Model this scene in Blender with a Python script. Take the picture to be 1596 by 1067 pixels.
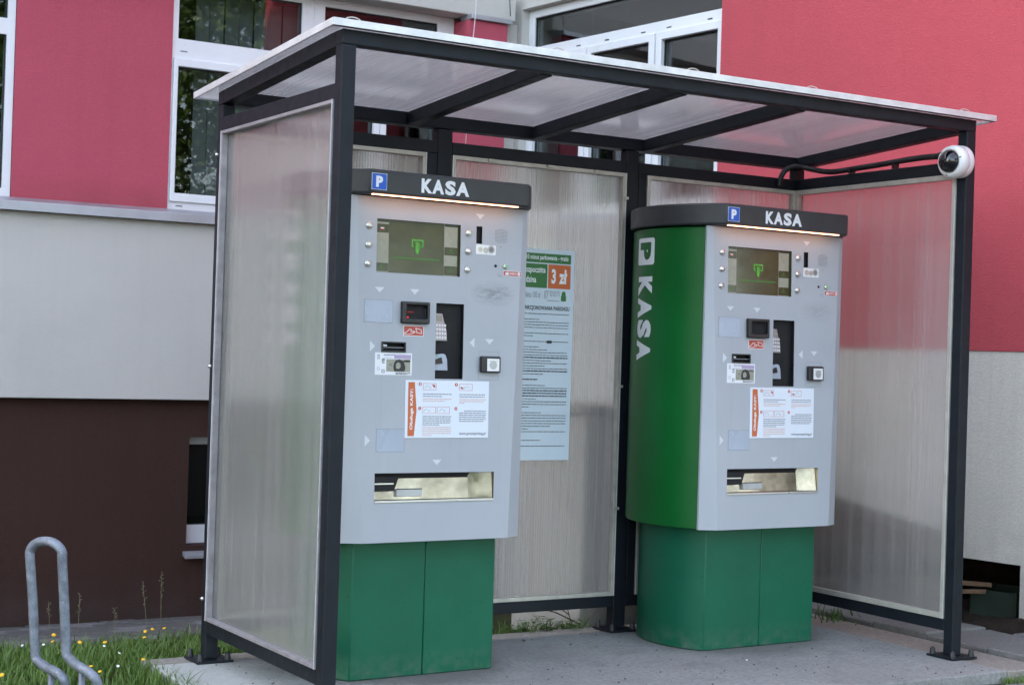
import bpy, bmesh, math, random
import numpy as np
from mathutils import Vector, Matrix
random.seed(7); rng = np.random.default_rng(7)
R = math.radians
scene = bpy.context.scene
for o in list(bpy.data.objects): bpy.data.objects.remove(o)

# ------------------------------------------------------------------ camera
def cam_axes(yaw, pit, rol):
    f = Vector((math.sin(yaw)*math.cos(pit), math.cos(yaw)*math.cos(pit), math.sin(pit)))
    r = Vector((math.cos(yaw), -math.sin(yaw), 0)); u = r.cross(f)
    return math.cos(rol)*r+math.sin(rol)*u, -math.sin(rol)*r+math.cos(rol)*u, f
cd = bpy.data.cameras.new('camera'); cam = bpy.data.objects.new('camera', cd); scene.collection.objects.link(cam)
cr, cu, cf = cam_axes(0.5432, 0.0076, 0.0318)
M = Matrix((cr, cu, -cf)).transposed().to_4x4(); M.translation = Vector((-2.2386, -4.8592, 1.2334))
cam.matrix_world = M
cd.sensor_width = 36; cd.lens = 2495.5*36/1596; cd.clip_end = 500; cd.clip_start = .05
cd.dof.use_dof = True; cd.dof.focus_distance = 6.2; cd.dof.aperture_fstop = 7.0
scene.camera = cam

# ------------------------------------------------------------------ light
SUN_ELEV, SUN_AZ = R(27), R(-48)          # azimuth clockwise from +Y (behind the building)
w = bpy.data.worlds.new('World'); scene.world = w; w.use_nodes = True
nt = w.node_tree; bg = nt.nodes['Background']
sky = nt.nodes.new('ShaderNodeTexSky'); sky.sky_type = 'NISHITA'; sky.sun_disc = False
sky.sun_elevation = SUN_ELEV; sky.sun_rotation = SUN_AZ; sky.dust_density = 2.5; sky.air_density = 1.0; sky.ozone_density = 1.0
hs = nt.nodes.new('ShaderNodeHueSaturation'); hs.inputs['Saturation'].default_value = .66
nt.links.new(sky.outputs[0], hs.inputs['Color']); nt.links.new(hs.outputs[0], bg.inputs[0]); bg.inputs[1].default_value = 0.15
sl = bpy.data.lights.new('sun', 'SUN'); sl.energy = 3.4; sl.angle = R(0.6); sl.color = (1, .93, .84)
so = bpy.data.objects.new('sun', sl); scene.collection.objects.link(so)
sd = Vector((math.sin(SUN_AZ)*math.cos(SUN_ELEV), math.cos(SUN_AZ)*math.cos(SUN_ELEV), math.sin(SUN_ELEV)))
so.rotation_euler = sd.to_track_quat('Z', 'Y').to_euler(); so.location = (0, 0, 20)
vs = scene.view_settings; vs.view_transform = 'Standard'; vs.look = 'None'; vs.gamma = 1; vs.use_curve_mapping = False
vs.exposure = 2.9
scene.render.engine = 'CYCLES'
cy = scene.cycles; cy.use_denoising = True; cy.max_bounces = 14; cy.transparent_max_bounces = 24
cy.transmission_bounces = 12; cy.glossy_bounces = 6; cy.diffuse_bounces = 5; cy.caustics_reflective = False

# ------------------------------------------------------------------ materials
def lin(c):
    return tuple((v/255/12.92 if v/255 <= .04045 else ((v/255+.055)/1.055)**2.4) for v in c)
class NT:
    def __init__(s, name):
        s.m = bpy.data.materials.new(name); s.m.use_nodes = True; s.t = s.m.node_tree
        s.b = s.t.nodes['Principled BSDF']; s.out = s.t.nodes['Material Output']
    def n(s, typ, **k):
        nd = s.t.nodes.new('ShaderNode'+typ)
        for a, v in k.items():
            if a.startswith('i_'): nd.inputs[a[2:].replace('_', ' ')].default_value = v
            else: setattr(nd, a, v)
        return nd
    def l(s, a, b): s.t.links.new(a, b)
    def coord(s, kind='Object'): return s.n('TexCoord').outputs[kind]
    def noise(s, scale, detail=4, rough=.55, vec=None):
        nd = s.n('TexNoise'); nd.inputs['Scale'].default_value = scale; nd.inputs['Detail'].default_value = detail
        nd.inputs['Roughness'].default_value = rough
        s.l(vec if vec is not None else s.coord(), nd.inputs['Vector']); return nd.outputs['Fac']
    def ramp(s, fac, stops):
        nd = s.n('ValToRGB'); e = nd.color_ramp.elements
        while len(e) < len(stops): e.new(.5)
        for el, (p, c) in zip(e, stops):
            el.position = p; el.color = (c if isinstance(c, tuple) else (c, c, c))[:3]+(1,)
        s.l(fac, nd.inputs[0]); return nd.outputs[0]
    def mixc(s, fac, a, b, mode='MIX'):
        nd = s.n('Mix', data_type='RGBA', blend_type=mode)
        for idx, v in ((0, fac), (6, a), (7, b)):
            if hasattr(v, 'is_output'): s.l(v, nd.inputs[idx])
            else: nd.inputs[idx].default_value = v if idx == 0 else tuple(v[:3])+(1,)
        return nd.outputs[2]
    def math(s, op, a, b=0.):
        nd = s.n('Math', operation=op)
        for i, v in ((0, a), (1, b)):
            if hasattr(v, 'is_output'): s.l(v, nd.inputs[i])
            else: nd.inputs[i].default_value = v
        return nd.outputs[0]
    def bump(s, h, strength, dist=.01):
        nd = s.n('Bump'); nd.inputs['Strength'].default_value = strength; nd.inputs['Distance'].default_value = dist
        s.l(h, nd.inputs['Height']); s.l(nd.outputs[0], s.b.inputs['Normal']); return nd.outputs[0]
    def schlick(s, f0=.04):
        lw = s.n('LayerWeight'); lw.inputs['Blend'].default_value = .5
        return s.math('ADD', s.math('MULTIPLY', s.math('POWER', lw.outputs['Facing'], 5.), 1-f0), f0)
    def set(s, **k):
        for a, v in k.items():
            i = s.b.inputs[a.replace('_', ' ')]
            if hasattr(v, 'is_output'): s.l(v, i)
            else: i.default_value = tuple(v[:3])+(1,) if isinstance(v, (tuple, list)) else v
        return s

def simple(name, col, rough=.5, metal=0., var=.12, vscale=6., bump=0., bscale=200., spec=.5):
    t = NT(name); a = tuple(c*(1-var) for c in col); b = tuple(min(1, c*(1+var)) for c in col)
    c = t.ramp(t.noise(vscale, 5), [(.3, a), (.7, b)])
    t.set(Base_Color=c, Roughness=rough, Metallic=metal); t.b.inputs['Specular IOR Level'].default_value = spec
    rr = t.ramp(t.noise(vscale*2.3, 4), [(.3, max(0, rough-.06)), (.7, min(1, rough+.08))]); t.l(rr, t.b.inputs['Roughness'])
    if bump: t.bump(t.noise(bscale, 2), bump, .002)
    return t.m

def stucco(name, col, grain=260., b=.5, dirt=(.25, .2, .17), dz=None, streak=.10):
    t = NT(name); co = t.coord()
    big = t.noise(1.3, 5); fine = t.noise(grain, 3, .6)
    c = t.mixc(t.ramp(big, [(.25, 0.), (.8, 1.)]), tuple(x*.93 for x in col), tuple(min(1, x*1.05) for x in col))
    c = t.mixc(t.ramp(fine, [(.35, .34), (.6, 0.)]), c, tuple(x*.5 for x in col))
    mp = t.n('Mapping'); mp.inputs['Scale'].default_value = (9, 9, .5); t.l(co, mp.inputs['Vector'])
    st = t.noise(1.6, 5, .6, mp.outputs[0])
    c = t.mixc(t.math('MULTIPLY', t.ramp(st, [(.52, 0.), (.78, 1.)]), streak*2), c, dirt)
    if dz:  # dirt splash that fades with height (dz = z bottom, height)
        sep = t.n('SeparateXYZ'); t.l(co, sep.inputs[0])
        g = t.math('SUBTRACT', 1., t.math('DIVIDE', t.math('SUBTRACT', sep.outputs[2], dz[0]), dz[1]))
        g2 = t.n('Clamp'); t.l(g, g2.inputs[0])
        f = t.math('MULTIPLY', g2.outputs[0], t.ramp(t.noise(5, 5), [(.3, .1), (.75, .75)]))
        c = t.mixc(f, c, dirt)
    t.set(Base_Color=c, Roughness=.92); t.b.inputs['Specular IOR Level'].default_value = .2
    mq = t.n('Mapping'); mq.inputs['Scale'].default_value = (1, 1, 1.7); t.l(co, mq.inputs['Vector'])
    t.bump(t.noise(grain*.36, 5, .72, mq.outputs[0]), b, .008)
    return t.m

MAT = {}
MAT['red'] = stucco('red_plaster', (.50, .095, .135), dirt=(.30, .06, .07), dz=(2.05, .16))
MAT['redw'] = stucco('red_plaster_wing', (.50, .085, .105), dirt=(.33, .07, .07))
MAT['cream'] = stucco('cream_plaster', (.60, .585, .54), dirt=(.36, .34, .29), streak=.045)
MAT['creamw'] = stucco('cream_rough_plaster', (.64, .62, .57), grain=150, b=.45, dirt=(.33, .31, .27), dz=(.2, .5))
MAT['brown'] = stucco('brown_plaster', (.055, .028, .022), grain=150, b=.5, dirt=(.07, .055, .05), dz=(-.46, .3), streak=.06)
MAT['render'] = stucco('grey_render', (.52, .51, .48), grain=80, b=.4, dirt=(.2, .18, .15), dz=(-.1, .35))
MAT['frame'] = simple('anthracite_powder_coat', (.0075, .0105, .0155), .5, var=.2, vscale=9, bump=.08, bscale=900, spec=.28)
MAT['alu'] = simple('aluminium_trim', (.74, .74, .74), .42, .35, var=.12, vscale=14)
MAT['alu_dull'] = simple('dull_aluminium', (.50, .48, .42), .5, .35, var=.14, vscale=20)
MAT['alu_side'] = simple('greyed_aluminium', (.34, .32, .335), .45, .35, var=.2, vscale=20)
MAT['flash'] = simple('zinc_flashing', (.42, .43, .46), .42, .6, var=.12, vscale=4)
MAT['pvc'] = simple('white_window_plastic', (.72, .74, .76), .32, var=.04, vscale=5)
MAT['grey_face'] = None
MAT['black'] = simple('black_plastic', (.012, .012, .014), .32, var=.2)
MAT['blackmat'] = simple('matt_black', (.006, .006, .007), .75, var=.1)
MAT['rubber'] = simple('black_rubber', (.014, .014, .016), .5, var=.2)
MAT['hole'] = simple('dark_interior', (.012, .012, .012), .9)
MAT['steel'] = simple('brushed_steel', (.66, .65, .62), .30, 1., var=.08, vscale=4)
MAT['polish'] = simple('polished_tray_steel', (.31, .275, .22), .15, 1., var=.4, vscale=9, bump=.28, bscale=9)
MAT['white'] = simple('white_print', (.78, .80, .82), .4, var=.02)
MAT['whitep'] = simple('white_camera_plastic', (.78, .78, .77), .38, var=.03)
MAT['blue'] = simple('parking_blue', (.010, .10, .52), .35, var=.04)
MAT['orange'] = simple('orange_print', (.56, .13, .035), .42, var=.06)
MAT['redprint'] = simple('red_print', (.50, .075, .045), .42, var=.06)
MAT['greenprint'] = simple('green_print', (.035, .16, .04), .42, var=.06)
MAT['ink'] = simple('black_ink', (.025, .026, .03), .5, var=.05)
MAT['greyink'] = simple('grey_ink', (.20, .205, .22), .5, var=.05)
MAT['orangeink'] = simple('orange_ink', (.60, .30, .20), .5, var=.05)
MAT['poster'] = simple('poster_sheet', (.60, .68, .75), .35, var=.03)
MAT['signplate'] = simple('sign_plate', (.72, .77, .84), .35, var=.02)
MAT['arrow'] = simple('pale_arrow', (.62, .645, .68), .4, var=.03)
MAT['greyplate'] = simple('blue_grey_cover', (.37, .42, .50), .28, var=.06)
MAT['lcdoff'] = simple('lcd_pale', (.30, .30, .23), .25, var=.05)
MAT['olive'] = simple('lcd_olive', (.055, .057, .022), .16, var=.25, vscale=9)
MAT['olived'] = simple('lcd_olive_dark', (.040, .042, .014), .18, var=.1)
MAT['lilac'] = simple('lilac_print', (.40, .33, .48), .45, var=.1)
MAT['keygrey'] = simple('keypad_steel', (.42, .44, .46), .35, .6, var=.1)
MAT['wood'] = simple('raw_timber', (.12, .068, .036), .7, var=.3, vscale=30)
MAT['darkgreen'] = simple('dark_green_plastic', (.010, .022, .014), .5, var=.2)
MAT['blind'] = simple('grey_blind', (.40, .40, .41), .8, var=.1)
MAT['yellow'] = simple('yellow_petals', (.75, .42, .015), .6, var=.15, vscale=60)
MAT['petal'] = simple('white_petals', (.75, .75, .72), .6, var=.1, vscale=60)
MAT['stalk'] = simple('dry_grass_stalk', (.15, .14, .075), .7, var=.25, vscale=60)

def emit(name, col, s):
    t = NT(name); t.set(Base_Color=(0, 0, 0)); t.b.inputs['Emission Color'].default_value = tuple(col)+(1,)
    t.b.inputs['Emission Strength'].default_value = s; return t.m
MAT['strip'] = emit('warm_led_strip', (1., .42, .22), 1.6)
MAT['lcdgreen'] = emit('green_lcd_pixels', (.14, .70, .07), .085)
MAT['lcddim'] = emit('dim_lcd_pixels', (.08, .34, .05), .10)
MAT['led_red'] = emit('red_scanner_glow', (1., .03, .02), .14)
MAT['led_green'] = emit('green_led', (.3, .9, .35), .085)
# silver grey cash machine face with rub marks
def face_mat(name, smudge):
    t = NT(name); co = t.coord()
    c = t.mixc(t.ramp(t.noise(2.2, 5), [(.3, 0.), (.7, 1.)]), (.375, .40, .435), (.425, .45, .48))
    if smudge:
        mp = t.n('Mapping'); mp.inputs['Location'].default_value = (-.235, .36, -1.465); t.l(co, mp.inputs['Vector'])
        mp2 = t.n('Mapping'); mp2.inputs['Scale'].default_value = (1/.115, 1/3., 1/.055); mp2.inputs['Rotation'].default_value = (0, .35, 0)
        t.l(mp.outputs[0], mp2.inputs['Vector'])
        ln = t.n('VectorMath', operation='LENGTH'); t.l(mp2.outputs[0], ln.inputs[0])
        f = t.ramp(ln.outputs['Value'], [(.1, .8), (1.1, 0.)])
        mp3 = t.n('Mapping'); mp3.inputs['Scale'].default_value = (18, 18, 70); mp3.inputs['Rotation'].default_value = (0, .45, 0); t.l(co, mp3.inputs['Vector'])
        f = t.math('MULTIPLY', f, t.ramp(t.noise(1.6, 6, .7, mp3.outputs[0]), [(.36, .05), (.66, smudge)]))
        c = t.mixc(f, c, (.06, .06, .065))
    sp = t.ramp(t.noise(90, 2), [(.77, 0.), (.80, 1.)])
    c = t.mixc(t.math('MULTIPLY', sp, .35), c, (.10, .10, .10))
    mp = t.n('Mapping'); mp.inputs['Scale'].default_value = (30, 30, 1.2); t.l(co, mp.inputs['Vector'])
    c = t.mixc(t.math('MULTIPLY', t.ramp(t.noise(1., 4, .6, mp.outputs[0]), [(.55, 0.), (.8, 1.)]), .10), c, (.2, .2, .2))
    t.set(Base_Color=c, Roughness=.42); t.b.inputs['Specular IOR Level'].default_value = .45
    t.bump(t.noise(700, 2), .05, .001)
    return t.m
MAT['grey_face'] = face_mat('silver_grey_lacquer', .85)
MAT['grey_face2'] = face_mat('silver_grey_lacquer_cleaner', .35)
def hammered(name, col, rough, scratches=.5):
    t = NT(name); co = t.coord()
    c = t.mixc(t.ramp(t.noise(3, 5), [(.3, 0.), (.7, 1.)]), tuple(x*.88 for x in col), tuple(x*1.1 for x in col))
    sp = t.ramp(t.noise(55, 3), [(.70, 0.), (.74, 1.)])
    c = t.mixc(t.math('MULTIPLY', sp, scratches), c, tuple(x*.25 for x in col))
    mp = t.n('Mapping'); mp.inputs['Scale'].default_value = (60, 60, 14); t.l(co, mp.inputs['Vector'])
    sp2 = t.ramp(t.noise(1., 3, .6, mp.outputs[0]), [(.74, 0.), (.77, 1.)])
    c = t.mixc(t.math('MULTIPLY', sp2, .45), c, (.16, .24, .2))
    sep = t.n('SeparateXYZ'); t.l(co, sep.inputs[0])
    g = t.n('Clamp'); t.l(t.math('SUBTRACT', 1., t.math('DIVIDE', sep.outputs[2], .10)), g.inputs[0])
    c = t.mixc(t.math('MULTIPLY', g.outputs[0], t.ramp(t.noise(24, 5), [(.4, 0.), (.75, .6)])), c, (.13, .15, .13))
    t.set(Base_Color=c, Roughness=rough); t.b.inputs['Specular IOR Level'].default_value = .3
    t.bump(t.noise(260, 2), .22, .002)
    return t.m
MAT['green_base'] = hammered('teal_green_lacquer', (.006, .108, .056), .40)
MAT['green_body'] = hammered('bright_green_lacquer', (.003, .110, .020), .36, .2)
MAT['header'] = simple('charcoal_grained_plastic', (.030, .033, .037), .42, var=.15, vscale=8, bump=.2, bscale=420)

def poly(name, axis, tint, haze, ribk=.2, tlk=.55, pitch=.0105):
    """twin wall polycarbonate: clear skins with milky ribs running along the sheet"""
    t = NT(name); co = t.coord(); sep = t.n('SeparateXYZ'); t.l(co, sep.inputs[0])
    u = t.math('DIVIDE', sep.outputs['XYZ'.index(axis)], pitch)
    tri = t.math('ABSOLUTE', t.math('SUBTRACT', t.math('FRACT', u), .5))       # 0..0.5
    rib = t.ramp(tri, [(.05, 1.), (.34, 0.)])
    cell = t.math('FLOOR', u); wn = t.n('TexWhiteNoise', noise_dimensions='1D'); t.l(cell, wn.inputs['W'])
    gradv = t.ramp(t.noise(1.7, 4), [(.3, .0), (.75, 1.)])
    mp = t.n('Mapping'); sc = [1., 1., 1.]; sc[2] = .25; mp.inputs['Scale'].default_value = tuple(60*x for x in sc); t.l(co, mp.inputs['Vector'])
    scr = t.ramp(t.noise(1., 3, .6, mp.outputs[0]), [(.66, 0.), (.78, 1.)])
    hz = t.math('ADD', haze, t.math('MULTIPLY', rib, .05))
    hz = t.math('ADD', hz, t.math('MULTIPLY', t.math('SUBTRACT', wn.outputs['Value'], .5), .10))
    hz = t.math('ADD', hz, t.math('MULTIPLY', gradv, .06)); hz = t.math('ADD', hz, t.math('MULTIPLY', scr, .07))
    cl = t.n('Clamp'); t.l(hz, cl.inputs[0])
    # rounded cells scatter sideways only
    wv = t.math('SINE', t.math('MULTIPLY', u, 2*math.pi))
    bp = t.n('Bump'); bp.inputs['Strength'].default_value = .06; bp.inputs['Distance'].default_value = .001; t.l(wv, bp.inputs['Height'])
    rf = t.n('BsdfRefraction'); rf.inputs['IOR'].default_value = 1.22; rf.inputs['Roughness'].default_value = .21
    dk = t.ramp(rib, [(0., 1.), (1., 1-ribk)]); tc = t.mixc(1., tint, dk, 'MULTIPLY'); t.l(tc, rf.inputs['Color']); t.l(bp.outputs[0], rf.inputs['Normal'])
    tp = t.n('BsdfTransparent'); t.l(tc, tp.inputs['Color'])
    m0 = t.n('MixShader'); m0.inputs[0].default_value = .9; t.l(tp.outputs[0], m0.inputs[1]); t.l(rf.outputs[0], m0.inputs[2])
    df = t.n('BsdfDiffuse'); t.l(t.mixc(1., (.86, .85, .84), dk, 'MULTIPLY'), df.inputs['Color'])
    tl = t.n('BsdfTranslucent'); t.l(t.mixc(1., (.90, .89, .88), dk, 'MULTIPLY'), tl.inputs['Color'])
    m1 = t.n('MixShader'); m1.inputs[0].default_value = tlk; t.l(df.outputs[0], m1.inputs[1]); t.l(tl.outputs[0], m1.inputs[2])
    m2 = t.n('MixShader'); t.l(cl.outputs[0], m2.inputs[0]); t.l(m0.outputs[0], m2.inputs[1]); t.l(m1.outputs[0], m2.inputs[2])
    gl = t.n('BsdfGlossy'); gl.inputs['Roughness'].default_value = .13; gl.inputs['Color'].default_value = (.9, .9, .9, 1)
    bp2 = t.n('Bump'); bp2.inputs['Strength'].default_value = .05; bp2.inputs['Distance'].default_value = .0008; t.l(wv, bp2.inputs['Height']); t.l(bp2.outputs[0], gl.inputs['Normal'])
    lw = t.schlick(.045)
    m3 = t.n('MixShader'); t.l(lw, m3.inputs[0]); t.l(m2.outputs[0], m3.inputs[1]); t.l(gl.outputs[0], m3.inputs[2])
    t.l(m3.outputs[0], t.out.inputs['Surface'])
    return t.m
MAT['poly_back'] = poly('polycarbonate_back', 'X', (1, .97, .94), .21, .15, .45, .0125)
MAT['poly_side'] = poly('polycarbonate_side', 'Y', (1, .985, .965), .165, .13, .45, .0155)
MAT['poly_roof'] = poly('polycarbonate_roof', 'X', (.9, .89, .89), .30, .16, .55, .0125)
def glass(name, f0):
    t = NT(name); tp = t.n('BsdfTransparent'); tp.inputs['Color'].default_value = (.62, .66, .66, 1)
    gl = t.n('BsdfGlossy'); gl.inputs['Roughness'].default_value = .012; gl.inputs['Color'].default_value = (.95, .95, .95, 1)
    bp = t.n('Bump'); bp.inputs['Strength'].default_value = .02; bp.inputs['Distance'].default_value = .05; t.l(t.noise(.9, 2), bp.inputs['Height']); t.l(bp.outputs[0], gl.inputs['Normal'])
    fr = t.schlick(f0)
    m = t.n('MixShader'); t.l(fr, m.inputs[0]); t.l(tp.outputs[0], m.inputs[1]); t.l(gl.outputs[0], m.inputs[2])
    t.l(m.outputs[0], t.out.inputs['Surface']); return t.m
MAT['glass'] = glass('window_glass', .035); MAT['glass_wing'] = glass('coated_window_glass', .13)
def dome_glass():
    t = NT('smoked_dome'); t.set(Base_Color=(.004, .004, .006), Roughness=.05); t.b.inputs['Coat Weight'].default_value = .6; return t.m
MAT['dome'] = dome_glass()
def concrete(name, col, dark, sc=1., bump=.35, pale_left_grime=False):
    t = NT(name)
    c = t.mixc(t.ramp(t.noise(2.1*sc, 6, .6), [(.3, 0.), (.72, 1.)]), tuple(x*.82 for x in col), tuple(min(1, x*1.12) for x in col))
    c = t.mixc(t.ramp(t.noise(230*sc, 2, .6), [(.36, .6), (.5, 0.)]), c, tuple(x*.5 for x in col))
    c = t.mixc(t.ramp(t.noise(170*sc, 2, .6), [(.6, 0.), (.72, .45)]), c, tuple(min(1, x*1.6) for x in col))
    c = t.mixc(t.ramp(t.noise(5*sc, 6, .7), [(.52, 0.), (.75, .5)]), c, dark)
    c = t.mixc(t.ramp(t.noise(46*sc, 4, .7), [(.40, .42), (.56, 0.)]), c, tuple(x*.45 for x in col))
    c = t.mixc(t.ramp(t.noise(31*sc, 5, .75), [(.62, 0.), (.74, .4)]), c, tuple(min(1, x*1.5) for x in col))
    v = t.n('TexVoronoi', feature='DISTANCE_TO_EDGE'); v.inputs['Scale'].default_value = .9
    nz = t.n('TexNoise'); nz.inputs['Scale'].default_value = 5; t.l(t.coord(), nz.inputs['Vector'])
    vv = t.mixc(.22, t.coord(), nz.outputs['Color']); t.l(vv, v.inputs['Vector'])
    c = t.mixc(t.ramp(v.outputs['Distance'], [(.0, .0), (.006, 0.)]), c, tuple(x*.3 for x in col))
    if pale_left_grime:
        sep = t.n('SeparateXYZ'); t.l(t.coord(), sep.inputs[0])
        g = t.math('ADD', sep.outputs[0], t.math('MULTIPLY', t.noise(4, 4), .35))
        c = t.mixc(t.ramp(g, [(.12, .55), (.42, 0.)]), c, (.56, .56, .53))  # paler towards the left end of the slab
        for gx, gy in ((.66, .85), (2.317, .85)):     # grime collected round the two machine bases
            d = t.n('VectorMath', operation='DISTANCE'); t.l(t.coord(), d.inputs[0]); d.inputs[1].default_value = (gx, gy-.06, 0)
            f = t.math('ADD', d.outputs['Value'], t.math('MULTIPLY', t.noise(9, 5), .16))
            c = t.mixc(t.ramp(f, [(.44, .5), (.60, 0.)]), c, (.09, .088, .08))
    t.set(Base_Color=c, Roughness=.9); t.b.inputs['Specular IOR Level'].default_value = .25
    t.bump(t.noise(150*sc, 4, .7), bump, .006); return t.m
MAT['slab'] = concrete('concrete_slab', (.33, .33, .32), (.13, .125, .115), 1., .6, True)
MAT['strip_c'] = concrete('concrete_edging', (.31, .285, .25), (.15, .13, .10))
MAT['paver'] = concrete('grey_paver', (.20, .195, .19), (.08, .075, .07), 1.3)
MAT['paver_d'] = concrete('dark_paver', (.13, .125, .12), (.05, .048, .045), 1.3)
def soil_mat(name, a, b, gr=None):
    t = NT(name); c = t.mixc(t.ramp(t.noise(12, 6, .7), [(.3, 0.), (.7, 1.)]), a, b)
    if gr: c = t.mixc(t.ramp(t.noise(3.5, 5, .6), [(.4, 0.), (.6, .8)]), c, gr)
    t.set(Base_Color=c, Roughness=.97); t.b.inputs['Specular IOR Level'].default_value = .1
    t.bump(t.noise(60, 5, .7), .8, .02); return t.m
MAT['ground'] = soil_mat('turf_soil', (.030, .026, .016), (.060, .052, .030), (.035, .058, .016))
MAT['soil'] = soil_mat('dark_soil', (.018, .013, .010), (.045, .034, .027))
MAT['asphalt'] = concrete('asphalt', (.075, .075, .078), (.04, .04, .04), .8)
def leaf(name, a, b):
    t = NT(name); oi = t.n('ObjectInfo'); c = t.mixc(t.ramp(t.noise(14, 3), [(.3, 0.), (.7, 1.)]), a, b)
    t.set(Base_Color=c, Roughness=.5)
    tl = t.n('BsdfTranslucent'); t.l(c, tl.inputs['Color']); m = t.n('MixShader'); m.inputs[0].default_value = .3
    t.l(t.b.outputs[0], m.inputs[1]); t.l(tl.outputs[0], m.inputs[2]); t.l(m.outputs[0], t.out.inputs['Surface']); return t.m
MAT['grass'] = leaf('grass_blades', (.06, .135, .022), (.17, .26, .05))
MAT['leaf'] = leaf('weed_leaves', (.04, .10, .02), (.10, .18, .04))
MAT['treeleaf'] = leaf('tree_leaves', (.035, .085, .015), (.09, .14, .025))
MAT['bark'] = simple('bark', (.07, .05, .035), .9, var=.3, vscale=12, bump=.6, bscale=40)
def galv():
    t = NT('weathered_galvanised_steel'); co = t.coord()
    c = t.mixc(t.ramp(t.noise(26, 6, .65), [(.32, 0.), (.68, 1.)]), (.10, .115, .14), (.23, .26, .31))
    c = t.mixc(t.ramp(t.noise(70, 5, .7), [(.62, 0.), (.70, .85)]), c, (.46, .47, .46))
    c = t.mixc(t.ramp(t.noise(22, 5, .7), [(.66, 0.), (.72, .8)]), c, (.07, .11, .10))
    c = t.mixc(t.ramp(t.noise(34, 5, .7), [(.68, 0.), (.74, .8)]), c, (.13, .06, .03))
    t.set(Base_Color=c, Roughness=.5, Metallic=.35); t.bump(t.noise(120, 4, .7), .4, .002); return t.m
MAT['galv'] = galv()

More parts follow.
